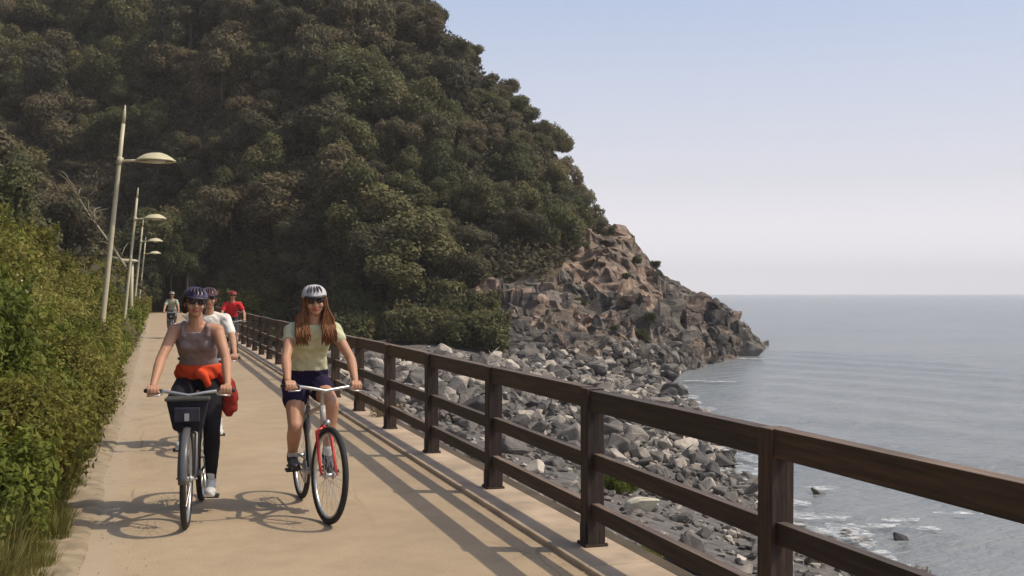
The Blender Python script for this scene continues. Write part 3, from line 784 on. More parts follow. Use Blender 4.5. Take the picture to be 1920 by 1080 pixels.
while y < 96:
    step = .62 + y * .026
    depthrow = 3 if y < 10 else (5 if y < 45 else 3)
    for j in range(depthrow):
        x = -1.08 - j * (.78 + y * .012) + rs.uniform(-.16, .16); yy = y + rs.uniform(-.25, .25) * step * 1.4
        if y < 7.4 and j == 0: continue
        s = rs.uniform(.62, .88) * (1 + .22 * min(j, 3)) * (1 + y * .004)
        if j == 0: s = min(s, .70 + .006 * y)
        x -= max(0, (s - .55)) * .38 if j == 0 else 0
        if y > 30: kind = 'far'
        else: kind = rs.choice(['bush', 'green', 'dry'], p=[.60, .38, .02])
        kn = {'bush': 'olive green', 'green': 'bright green', 'dry': 'straw coloured dry', 'far': 'small looking sunlit'}[kind]
        row = ['at the edge of the path', 'in the second row from the path', 'in the third row from the path', 'in the fourth row from the path', 'in the fifth row from the path'][j]
        zone = 'at the bottom left' if y < 7.5 else ('left of the left cyclist' if y < 11 else ('just before the nearest lamp' if y < 16 else ('just beyond the nearest lamp' if y < 30 else ('between second and third lamps' if y < 45 else 'beyond the third lamp'))))
        lb = kn + ' shrub ' + row + ' ' + zone; gp = kn + ' shrubs ' + row + ', ' + zone
        shrub(kind, x, yy, s * 1.12, rs, lb, gp, sz=rs.uniform(.9, 1.2)); nsh += 1
    y += step
# bigger bushes farther up the bank
for k in range(70):
    y = 6 + 50 * (k / 70.) ** 1.1; x = -rs.uniform(3.6, 9.5) - y * .05
    kind = 'far' if y > 22 else rs.choice(['bush', 'green', 'dry'], p=[.6, .25, .15])
    shrub(kind, x, y, rs.uniform(1.3, 2.0), rs, 'tall rounded bush higher up the left bank below the trees', 'tall bushes high on the left bank', 'tall_bush', sz=rs.uniform(.8, 1.1)); nsh += 1
# dark scrub where the wooded hill meets the shore
for k in range(80):
    ang = rs.uniform(-.26, -.02); df_ = float(interp(ang, KF, 2)); d_ = df_ + rs.uniform(-7, 5); p = ud(ang * d_, d_, 0)
    if p.x < 3.6: continue
    z = gzz(p.x, p.y)
    wh = 'seen behind the right cyclist' if ang < -.15 else 'seen over the top rail'
    shrub('scrub', p.x, p.y, rs.uniform(1.2, 2.2), rs, 'dark bush at the foot of the wooded hill, ' + wh, 'dark bushes at the hill foot ' + wh, 'scrub_bush', z=z)
# tufts of scrub rooted in cracks of the cliff
Xq = rs.uniform(14, 50, 900); Yq = rs.uniform(66, 112, 900); Hq, Tq, Aq = hill(Xq, Yq); okq = rock_mask(Xq, Yq, Hq) & (Tq > .12) & (Tq < .95) & (Aq < .15); Zq = head_h(Xq, Yq)
for x, y, z, a_ in list(zip(Xq[okq], Yq[okq], Zq[okq], Aq[okq]))[:34]:
    wh = 'left part' if a_ < .03 else ('middle' if a_ < .09 else 'seaward part')
    shrub('scrub', x, y - .9, rs.uniform(.35, .8), rs, 'small olive bush growing from the rock on the ' + wh + ' of the cliff', 'bushes on the ' + wh + ' of the cliff', 'cliff_bush', z=z - .35)
# trees/bushes flanking the tunnel mouth
for (x, y, s) in [(-1.9, 97, 2.4), (-3.6, 95, 3.0), (4.4, 96.5, 2.6), (3.9, 99, 2.4), (6.3, 92.5, 3.6), (-1.6, 97.3, 1.7), (3.5, 97.2, 1.7), (-1.2, 103, 2.2), (4.6, 88, 2.4), (5.2, 84, 2.0)]:
    z = float(left_h(np.array([x]), np.array([y]))[0]) if x < -.6 else float(max(hill(np.array([x]), np.array([y]))[0][0], beach(np.array([x]), np.array([y]))[0]))
    shrub('far', x, y, s, rs, 'big dark bush crowding round the tunnel mouth at the end of the path', 'bushes round the tunnel mouth', 'tunnel_bush', z=z)
for (x, y, s, z) in [(-.9, 97.8, .6, 2.2), (.2, 97.6, .55, 2.6), (1.3, 97.6, .6, 2.7), (2.6, 97.7, .6, 2.3), (.7, 99.3, 1.0, 3.2), (.2, 102, 1.2, 3.6), (2.0, 103, 1.2, 3.6)]:
    place_tree(x, y, z, s, rs, OAKS, 'dark tree overhanging the top of the tunnel mouth', 'tree', 'trees above the tunnel mouth', 'oak_tree')
print('SHRUBS', nsh)
# low herbs and grass at the near left corner
def tuft_mesh(seed, n=160, h=.22, spread=.16, mat='grass'):
    r = np.random.RandomState(seed); Vs = []; Fs = []
    for k in range(n):
        a = r.uniform(0, 2 * pi); rr = spread * sqrt(r.random()); b = np.array([rr * cos(a), rr * sin(a), 0]); L = h * r.uniform(.5, 1.2)
        ln = np.array([cos(a), sin(a), 0]) * r.uniform(.1, .6) * L; w = np.array([-sin(a), cos(a), 0]) * .006
        m = b + ln * .35 + np.array([0, 0, L * .6]); e_ = b + ln + np.array([0, 0, L])
        i = len(Vs); Vs += [b - w, b + w, m + w * .8, m - w * .8, e_ + w * .1, e_ - w * .1]; Fs += [(i, i + 1, i + 2, i + 3), (i + 3, i + 2, i + 4, i + 5)]
    return np_mesh('grass_tuft', np.array(Vs), np.array(Fs), [M[mat]], smooth=False)
V_, F_ = [], []; off = 0
tm_ = [tuft_mesh(s, 120, h, .13) for s, h in ((1, .16), (2, .22), (3, .3))]
arr = [(np.array([v.co[:] for v in m.vertices]), np.array([p.vertices[:] for p in m.polygons])) for m in tm_]
for k in range(1500):
    y = rs.uniform(2.5, 14) if k < 1150 else rs.uniform(14, 60); x = -.56 - abs(rs.normal(0, .9)) - .02
    v, f = arr[rs.randint(3)]; a = rs.uniform(0, 6.28); s = rs.uniform(.5, 1.2) * (1 if x < -.75 else .55)
    c_, s_ = cos(a), sin(a); z = float(bank(np.array([x]), np.array([y]))[0])
    w = np.stack([(v[:, 0] * c_ - v[:, 1] * s_) * s + x, (v[:, 0] * s_ + v[:, 1] * c_) * s + y, v[:, 2] * s + z], -1)
    V_.append(w); F_.append(f + off); off += len(v)
o = link('grass', np_mesh('grass', np.concatenate(V_), np.concatenate(F_), [M['grass']], smooth=False)); tag(o, 'ragged green and straw coloured grass along the left edge of the path', 'grass', kind='stuff')
for m in tm_: bpy.data.meshes.remove(m)
SH['herb'] = [shrub_proto(100 + i, M['bush2'], 1100, .045, .5, 6, 1.4) for i in range(2)] + [shrub_proto(103, M['dry'], 800, .035, .5, 6)]
for k in range(26):
    y = 3.6 + 5.2 * (k / 26.); x = -.86 - abs(rs.normal(0, .55))
    shrub('herb', x, y, rs.uniform(.3, .55), rs, 'low leafy weed in the grass at the bottom left corner', 'low weeds in the bottom left corner', 'weed')
# pale dead branches sticking out above the bushes
for i, (pts, lb) in enumerate([([(235, 500), (205, 455), (165, 400), (135, 350)], 'pale bare branch slanting up to the left behind the nearest lamp pole'),
                               ]):
    W_ = [atd(px, py, 19 + .6 * k) for k, (px, py) in enumerate(pts)]
    bm = bmesh.new(); path_tube(bm, W_, [.03 - .007 * k for k in range(len(W_))], 6)
    r_ = random.Random(i)
    for k in range(16):
        j = r_.randrange(len(W_) - 1); p = W_[j].lerp(W_[j + 1], r_.random()); q = p + Vector((r_.uniform(-.35, .3), r_.uniform(-.2, .2), r_.uniform(.05, .4)))
        path_tube(bm, [p, p.lerp(q, .5) + Vector((0, 0, .05)), q], [.012, .008, .003], 5)
    base = Vector((W_[0].x, W_[0].y, 0)); 
    o = bm_obj('dead_branch', bm, M['pale_branch'], None, True); tag(o, lb, 'branch', 'pale dead branches')
# grit and fallen leaves on the path
V_, F_ = [], []; off = 0
N_ = 1500; X_ = np.where(rs.random(N_) < .7, -.5 + np.abs(rs.normal(0, .28, N_)), 2.34 - np.abs(rs.normal(0, .2, N_))); Y_ = 3 + 30 * rs.random(N_) ** 1.6
v, f = leaf_cards(rs, np.stack([X_, Y_, np.full(N_, .008)], -1), np.tile([[0, 0, 1.]], (N_, 1)), .010, 1.5, .12); V_.append(v)
o = link('leaf_litter', np_mesh('leaf_litter', v, f, [simple('litter', (.17, .12, .06), .9, .5, 5)], smooth=False)); tag(o, 'fallen leaves and grit along both edges of the path', 'leaf litter', kind='stuff')
# yellow-white flower heads scattered over the bushes
V_, F_ = [], []; off = 0
for k in range(520):
    y = rs.uniform(6, 22); x = -rs.uniform(1.6, 5.2); z = float(bank(np.array([x]), np.array([y]))[0]) + rs.uniform(.55, 1.25)
    P = np.array([[x, y, z]]) + rs.normal(size=(5, 3)) * .025
    v, f = leaf_cards(rs, P, np.tile([[0, -.5, 1.]], (5, 1)), .04, 1.1, .6); V_.append(v); F_.append(f + off); off += len(v)
o = link('flower_heads', np_mesh('flower_heads', np.concatenate(V_), np.concatenate(F_), [M['flower']], smooth=False)); tag(o, 'tiny cream flower heads sprinkled over the bushes of the left bank', 'flowers', kind='stuff')

# ------------------------------------------------------------------ boulders
def boulder_mesh(seed, mat, smooth=False):
    r = random.Random(seed); bm = bmesh.new()
    for k in range(15):
        v = Vector((r.gauss(0, 1), r.gauss(0, 1), r.gauss(0, 1))).normalized(); bm.verts.new(Vector((v.x * .55 * r.uniform(.75, 1.1), v.y * .42 * r.uniform(.75, 1.1), v.z * .36 * r.uniform(.7, 1.15))))
    h = bmesh.ops.convex_hull(bm, input=bm.verts); 
    bmesh.ops.delete(bm, geom=[g for g in h['geom_interior'] if isinstance(g, bmesh.types.BMVert)], context='VERTS')
    bmesh.ops.recalc_face_normals(bm, faces=bm.faces)
    bmesh.ops.bevel(bm, geom=bm.edges[:], offset=.035, segments=1, affect='EDGES')
    for q in bm.verts: q.co += noise.noise_vector(q.co * 4 + Vector((seed * 3.1, 0, 0))) * .055
    bmesh.ops.triangulate(bm, faces=bm.faces)
    me = bpy.data.meshes.new('boulder'); bm.to_mesh(me); bm.free(); me.materials.append(mat)
    return me
BM_ = [boulder_mesh(s, M['boulder']) for s in range(9)]; BW = [boulder_mesh(s + 20, M['boulder_wet']) for s in range(5)]
rs = np.random.RandomState(77)
def gz(x, y): return float(max(beach(np.array([x]), np.array([y]))[0], hill(np.array([x]), np.array([y]))[0][0] if y > 60 else -99))
NC = 36000
y = 5 + 84 * rs.random(NC) ** .85; xs_ = shore_x(y); x = 3.5 + (xs_ + .8 - 3.5) * rs.random(NC); s_ = (x - 2.9) / (xs_ - 2.9)
u, d = to_ud(x, y); a = u / d; hh_, tt_, _ = hill(x, y); zz_ = np.maximum(beach(x, y), np.where(y > 60, hh_, -99)); pyy = HOR - (zz_ - EYE) / d * F
dens = np.where(d < 25, np.where(s_ > .25, .035, .06), np.where(d < 31, np.where(s_ > .55, .25, .08), np.where(d < 38, np.where(s_ > .35, .8, .4), 1.)))
ok = ~((y > 70) & (tt_ > .10)) & (a < .47) & ((pyy > np.where(a < 0, 672, 648)) | (a > .12)) & (rs.random(NC) < dens)
sz = rs.choice([.26, .40, .58, .9], NC, p=[.38, .36, .19, .07]) * rs.uniform(.75, 1.25, NC) * np.where(d > 30, 1, .8) * (1 + .010 * np.maximum(0, d - 35))
spots = [tuple(r) for r in np.stack([x, y, sz, d, s_, zz_], -1)[ok][:6500]]
spots.sort(key=lambda s: -s[2] / s[3])
Vs, Fs = [], []; off = 0
bsrc = [(np.array([v.co[:] for v in m.vertices]), np.array([p.vertices[:] for p in m.polygons])) for m in BM_]
nb = 0
for i, (x, y, sz, d, s_, zg) in enumerate(spots):
    z = zg + sz * rs.uniform(-.05, .42)
    R_ = Matrix.Rotation(rs.uniform(0, 6.28), 3, 'Z') @ Matrix.Rotation(rs.uniform(-.6, .6), 3, 'X') @ Matrix.Rotation(rs.uniform(-.5, .5), 3, 'Y')
    if nb < 275:
        wet = s_ > .93
        px_ = 960 + F * to_ud(x, y)[0] / d; py_ = HOR - (z - EYE) / d * F; szn = 'large' if sz > .95 else ('medium' if sz > .6 else 'small')
        ordn = ['right of the nearest railing post', 'between the nearest and second nearest posts', 'between the second and third nearest posts', 'between the third and fourth nearest posts', 'left of the fourth nearest railing post']
        bi = int(np.searchsorted([-1460, -1115, -930, -820], -px_)); rail_y = 550 + (px_ - 290) * .213
        where = 'above the top rail' if py_ < rail_y else 'through the rails'
        if d < 25: lb, gp = 'grey boulder on the shingle close below the near railing', 'scattered boulders on the near shingle'
        elif wet: lb, gp = 'dark wet boulder at the edge of the sea below the railing', 'wet boulders along the waterline'
        elif d > 55: lb, gp = 'pale boulder in the pile at the foot of the headland cliffs', 'boulders below the headland cliffs'
        else: lb = szn + ' angular boulder seen ' + where + ' ' + ordn[bi]; gp = szn + ' boulders ' + where + ', ' + ordn[bi]
        o = link('boulder', (BW if wet else BM_)[rs.randint(5 if wet else 9)]); o.location = (x, y, z); o.rotation_euler = R_.to_euler(); o.scale = (sz, sz, sz * rs.uniform(.7, 1.1)); tag(o, lb, 'boulder', gp); nb += 1
    else:
        v, f = bsrc[rs.randint(9)]; w = (v * sz) @ np.array(R_).T + np.array([x, y, z]); Vs.append(w); Fs.append(f + off); off += len(v)
# shingle stones
def pebble(r):
    bm = bmesh.new()
    for k in range(11):
        v = Vector((r.gauss(0, 1), r.gauss(0, 1), r.gauss(0, 1))).normalized(); bm.verts.new(Vector((v.x * .55, v.y * .42, v.z * .34)))
    h_ = bmesh.ops.convex_hull(bm, input=bm.verts); bmesh.ops.delete(bm, geom=[g for g in h_['geom_interior'] if isinstance(g, bmesh.types.BMVert)], context='VERTS')
    bm.verts.ensure_lookup_table(); bm.verts.index_update(); v = np.array([q.co[:] for q in bm.verts]); f = np.array([[q.index for q in p.verts] for p in bm.faces]); bm.free(); return v, f
PEB = [pebble(rr_) for k in range(8)]
NS = 6200
y = 4.5 + 60 * rs.random(NS) ** 1.4; x = 3.1 + (shore_x(y) + .3 - 3.1) * rs.random(NS); sz = rs.uniform(.05, .26, NS); zb = beach(x, y)
for k in range(NS):
    v, f = PEB[rs.randint(8)]; R_ = Matrix.Rotation(rs.uniform(0, 6.28), 3, 'Z') @ Matrix.Rotation(rs.uniform(-.6, .6), 3, 'X')
    w = (v * sz[k]) @ np.array(R_).T + np.array([x[k], y[k], zb[k] + sz[k] * .08]); Vs.append(w); Fs.append(f + off); off += len(v)
o = link('rubble', np_mesh('rubble', np.concatenate(Vs), np.concatenate(Fs), [M['boulder']], smooth=False)); tag(o, 'countless smaller stones filling the gaps between the shore boulders', 'rubble', kind='stuff')
# rocks standing in the shallow sea
for i, (px, py, s, lb) in enumerate([(1490, 985, .5, 'brown wet rock in the shallows right of the nearest post'), (1590, 1000, .4, 'small pale rock awash in the shallows under the top rail'), (1620, 1012, .4, 'second small rock awash just right of the pale one in the shallows'),
        (1540, 1030, .7, 'flat brownish rock half sunk in the shallows by the middle rail'), (1690, 1010, .35, 'low rock awash in the shallows towards the right edge'), (1535, 925, .5, 'rock at the waterline just under the top rail right of the nearest post'),
        (1262, 742, 2.2, 'dark wet rock where the boulders meet the cove'), (1400, 668, 3.0, 'rock near the tip of the headland')]):
    p = at(px, py, SEA); o = link('sea_rock', BW[i % 5]); o.location = (p.x, p.y, SEA - .02 * s); o.rotation_euler = (.2 * i, .1 * i, i * 1.3); o.scale = (s * 1.4, s, s * .8); tag(o, lb, 'rock', 'rocks standing in the shallow sea')
# pale slab on near beach
pp = at(1205, 938, -2.2); o = link('boulder', boulder_mesh(55, simple('pale_stone', (.62, .58, .45), .8, .15, 4))); o.location = (pp.x, pp.y, gz(pp.x, pp.y) + .12); o.scale = (.8, .6, .5); tag(o, 'single cream white boulder on the grey shingle seen through the near railing', 'boulder')
# weeds on the sea side
rs = np.random.RandomState(5)
for px, py, z, s, lb in [(690, 785, 0, .42, 'green weed tuft growing at the kerb right of the second cyclist'), (1165, 1062, -.25, .42, 'green weed by the foot of the railing post at the bottom of the picture'), (1225, 1050, -.5, .4, 'weed beside the kerb at the bottom right of the near post'),
        (1170, 925, -1.6, .6, 'low pale green plant on the shingle beside the cream boulder'), (1710, 1090, -2.0, .55, 'blurry green bush under the rails at the bottom right corner'), (1640, 1100, -2.0, .5, 'green bush at the bottom edge between the nearest post and the corner'), (1060, 640, 1, .01, '')]:
    if not lb: continue
    for it in range(25):
        d = F * (EYE - z) / (py - HOR); p = ud((px - 960) / F * d, d, z)
        if p.x > 2.95: z = .6 * z + .4 * float(beach(np.array([p.x]), np.array([p.y]))[0])
    if p.x > 2.95: zz = float(beach(np.array([p.x]), np.array([p.y]))[0])
    else: p.x = 2.93; zz = z - .05
    shrub('herb' if s < .6 else 'green', p.x, p.y, s, rs, lb, None, 'weed', z=zz)
V_, F_ = [], []; off = 0
for k in range(170):
    y = rs.uniform(4, 40); x = rs.uniform(2.92, 3.5); v, f = arr[rs.randint(3)]; s = rs.uniform(.5, 1.3); z = float(beach(np.array([x]), np.array([y]))[0])
    V_.append(v * s + np.array([x, y, z])); F_.append(f + off); off += len(v)
o = link('sea_side_grass', np_mesh('sea_side_grass', np.concatenate(V_), np.concatenate(F_), [M['grass']], smooth=False)); tag(o, 'sparse grass below the kerb on the sea side of the railing', 'grass', kind='stuff')

# ------------------------------------------------------------------ cyclists
M['skin'] = simple('skin', (.50, .27, .17), .5, .08, 12, spec=.35)
M['skin'].node_tree.nodes['Principled BSDF'].inputs['Subsurface Weight'].default_value = .08
M['lips'] = simple('lips', (.42, .12, .10), .45, .05)
M['tyre'] = simple('tyre_rubber', (.022, .022, .024), .8, .2, 40)
M['alu'] = simple('aluminium', (.55, .55, .55), .35, .1, 20, metal=.8)
M['chrome'] = simple('spoke_steel', (.6, .6, .6), .3, .05, 20, metal=.9)
M['blackp'] = simple('black_plastic', (.025, .025, .028), .5, .3, 20)
M['glass'] = simple('dark_lens', (.015, .012, .012), .12, .1)
M['shoe_w'] = simple('white_shoe', (.62, .62, .6), .6, .1)
M['shoe_d'] = simple('dark_shoe', (.04, .04, .045), .6, .2)
def cloth(name, c, var=.18, sc=14): return simple(name, c, .85, var, sc, bmp=.004, spec=.2)

def ik(h, f, l1, l2, fwd):
    d = f - h; L = min(d.length, l1 + l2 - .004); dn = d.normalized()
    a = (l1 * l1 - l2 * l2 + L * L) / (2 * L); hh = sqrt(max(0, l1 * l1 - a * a))
    p = fwd - dn * fwd.dot(dn); p.normalize(); return h + dn * a + p * hh

WR = .335
def make_bike(loc, rz, steer, col, crank, label, bag=None, basket=False, fenders=True, fork_col=None, rise=.0):
    t = empty('bicycle', loc, rz); tag(t, label, 'bicycle', 'bicycles on the path')
    paint = simple('bike_paint', col, .3, .08, 6); fk = simple('fork_paint', fork_col or col, .3, .08, 6)
    F0 = Vector((0, -.53, WR)); R0 = Vector((0, .52, WR)); BB = Vector((0, .08, .28)); ST_ = Vector((0, .225, .745)); HT = Vector((0, -.34, .80)); HB = Vector((0, -.375, .67))
    bm = bmesh.new()
    for a, b, r in ((BB, ST_, .017), (HT, ST_.lerp(BB, .12), .016), (HB, BB, .02), (HT, HB, .021)): cyl(bm, a, b, r, seg=12)
    for s in (-1, 1):
        cyl(bm, BB + Vector((s * .03, 0, 0)), R0 + Vector((s * .062, 0, 0)), .010, .008, 8); cyl(bm, ST_ + Vector((s * .015, 0, -.04)), R0 + Vector((s * .062, 0, 0)), .008, .007, 8)
    cyl(bm, BB - Vector((.035, 0, 0)), BB + Vector((.035, 0, 0)), .024, seg=12)
    fr = bm_obj('frame', bm, paint, t, True)
    ax = (HT - HB).normalized()
    def wheel(c, parent_, turn):
        w = empty('wheel', c); w.parent = parent_
        n = 48; k2 = 10
        def torus(R_, r_, rx=1.0):
            bm = bmesh.new(); bmesh_rings = []
            for i in range(n):
                a = 2 * pi * i / n; bmesh_rings.append([bm.verts.new((rx * r_ * sin(2 * pi * j / k2), (R_ + r_ * cos(2 * pi * j / k2)) * cos(a), (R_ + r_ * cos(2 * pi * j / k2)) * sin(a))) for j in range(k2)])
            for i in range(n):
                A, B = bmesh_rings[i], bmesh_rings[(i + 1) % n]
                for j in range(k2): bm.faces.new((A[j], A[(j + 1) % k2], B[(j + 1) % k2], B[j]))
            bmesh.ops.recalc_face_normals(bm, faces=bm.faces); return bm
        bm_obj('tyre', torus(WR - .019, .021), M['tyre'], w, True)
        bm_obj('rim', torus(WR - .045, .010, 1.3), M['alu'], w, True)
        bm = bmesh.new(); cyl(bm, (-.045, 0, 0), (.045, 0, 0), .016, seg=12); cyl(bm, (-.03, 0, 0), (-.024, 0, 0), .028, seg=14); cyl(bm, (.024, 0, 0), (.03, 0, 0), .028, seg=14); cyl(bm, (-.07, 0, 0), (.07, 0, 0), .006, seg=8); bm_obj('hub', bm, M['alu'], w, True)
        bm = bmesh.new()
        for i in range(28):
            a = 2 * pi * i / 28; s = -1 if i % 2 else 1; a2 = a + (.5 if (i // 2) % 2 else -.5)
            cyl(bm, (s * .027, .026 * cos(a2), .026 * sin(a2)), (0, (WR - .05) * cos(a), (WR - .05) * sin(a)), .0013, seg=5)
        bm_obj('spokes', bm, M['chrome'], w)
        w.rotation_euler = (0, 0, turn); return w
    wheel(R0, t, 0)
    # steering assembly turned about the steering axis
    q = Quaternion(ax, steer); piv = HB
    def S(p): return piv + q @ (Vector(p) - piv)
    fw = wheel(S(F0), t, 0); fw.rotation_mode = 'QUATERNION'; fw.rotation_quaternion = q
    crown = HB + (HB - HT).normalized() * .03
    bm = bmesh.new()
    cyl(bm, S(HB), S(crown), .018, seg=10)
    for s in (-1, 1): path_tube(bm, [S(crown + Vector((0, 0, .01))), S(crown + Vector((s * .05, 0, -.015))), S(crown.lerp(F0, .7) + Vector((s * .056, .01, 0))), S(F0 + Vector((s * .055, 0, 0)))], [.014, .013, .011, .009], 8)
    bm_obj('fork', bm, fk, t, True)
    bm = bmesh.new(); path_tube(bm, [S(HT), S(HT + ax * (.10 + rise)), S(HT + ax * (.10 + rise) + Vector((0, -.07, .012)))], [.015, .014, .014], 10)
    hc = HT + ax * (.10 + rise) + Vector((0, -.07, .012))
    hb = [(-.285, .05, .03), (-.2, .03, .03), (-.11, .0, .02), (0, 0, 0), (.11, 0, .02), (.2, .03, .03), (.285, .05, .03)]
    path_tube(bm, [S(hc + Vector(p)) for p in hb], .0115, 10); hbar = bm_obj('handlebar', bm, M['alu'], t, True)
    for s in (-1, 1):
        bm = bmesh.new(); cap(bm, S(hc + Vector((s * .295, .055, .03))), S(hc + Vector((s * .19, .028, .03))), .016, .016, 10); bm_obj('grip', bm, M['blackp'], hbar, True)
        bm = bmesh.new(); path_tube(bm, [S(hc + Vector((s * .18, .01, .015))), S(hc + Vector((s * .2, -.04, .005))), S(hc + Vector((s * .28, -.03, .0)))], [.008, .006, .005], 6); bm_obj('brake_lever', bm, M['alu'], hbar, True)
    # saddle
    bm = bmesh.new(); cyl(bm, ST_, ST_ + (ST_ - BB).normalized() * .10, .013, seg=10); bm_obj('seat_post', bm, M['alu'], t, True)
    sp = ST_ + (ST_ - BB).normalized() * .115
    bm = bmesh.new(); ball(bm, sp + Vector((0, .05, .012)), (.075, .09, .032)); cap(bm, sp + Vector((0, -.02, .012)), sp + Vector((0, -.13, .008)), .03, .02); remesh('saddle', bm, .007, M['blackp'], t)
    # cranks
    cr = .17; P = []
    ck = empty('crankset', (0, 0, 0)); ck.parent = t
    bm = bmesh.new()
    for s, a in ((-1, crank), (1, crank + pi)):
        p = BB + Vector((s * .075, -cr * sin(a), -cr * cos(a))); cyl(bm, BB + Vector((s * .055, 0, 0)), p, .013, .010, 8); P.append(p + Vector((s * .045, 0, 0)))
    bmesh.ops.create_cone(bm, cap_ends=True, segments=32, radius1=.09, radius2=.09, depth=.006, matrix=Matrix.Translation(BB + Vector((-.05, 0, 0))) @ Matrix.Rotation(pi / 2, 4, 'Y'))
    bm_obj('crank_arms', bm, M['alu'], ck, True)
    for p in P: bm = bmesh.new(); box(bm, p, (.09, .085, .022)); bm_obj('pedal', bm, M['blackp'], ck, bevel=.004)
    bm = bmesh.new()
    for z1, z2 in ((.088, .03), (-.088, -.03)): cyl(bm, BB + Vector((-.05, 0, z1)), R0 + Vector((-.05, 0, z2)), .005, seg=6)
    bm_obj('chain', bm, simple('chain_steel', (.12, .11, .1), .5, .2, 40, metal=.6), t)
    if fenders:
        for nm, c, a0, a1, tr in (('rear_mudguard', R0, -.3, 2.6, False), ('front_mudguard', F0, .9, 3.1, True)):
            bm = bmesh.new(); rr = WR + .022; prev = None
            for i in range(19):
                a = a0 + (a1 - a0) * i / 18; ring = []
                for j in range(5):
                    w_ = (j - 2) / 2; p = Vector((w_ * .027, (rr - .010 * w_ * w_) * cos(a), (rr - .010 * w_ * w_) * sin(a))) + c; p = S(p) if tr else p; ring.append(bm.verts.new(p))
                if prev:
                    for j in range(4): bm.faces.new((prev[j], prev[j + 1], ring[j + 1], ring[j]))
                prev = ring
            o = bm_obj(nm, bm, paint if not tr else fk, t, True); so_ = o.modifiers.new('s', 'SOLIDIFY'); so_.thickness = .0025
    if bag:
        bm = bmesh.new(); c = hc + Vector((0, -.10, -.125)); vb = box(bm, S(c), (.28, .17, .22), q.to_matrix())
        for v in vb:
            if v.co.z < S(c).z: v.co.x = S(c).x + (v.co.x - S(c).x) * .68; v.co.y = S(c).y + .02 + (v.co.y - S(c).y) * .7
        o = bm_obj('handlebar_bag', bm, cloth('bag_cloth', bag, .3), t, bevel=.025)
        bm = bmesh.new(); box(bm, S(c + Vector((0, -.004, .112))), (.295, .178, .024), q.to_matrix()); bm_obj('bag_lid', bm, cloth('lid_cloth', (.06, .06, .055)), o, bevel=.01)
        bm = bmesh.new(); box(bm, S(c + Vector((.0, -.078, .01))), (.17, .03, .10), q.to_matrix()); bm_obj('pocket', bm, cloth('pocket_cloth', (.04, .04, .055)), o, bevel=.008)
        bm = bmesh.new(); box(bm, S(c + Vector((.0, -.098, -.005))), (.03, .006, .05), q.to_matrix()); bm_obj('reflector', bm, simple('reflector_silver', (.4, .4, .42), .3, .1), o)
    # front lamp
    bm = bmesh.new(); ball(bm, S(HB + Vector((0, -.07, .02))), (.025, .03, .025), 12); bm_obj('headlight', bm, M['alu'], t, True)
    grips = [S(hc + Vector((s * .245, .04, .03))) for s in (-1, 1)]
    return t, dict(BB=BB, sp=sp, pedals=P, grips=grips, steer=q)

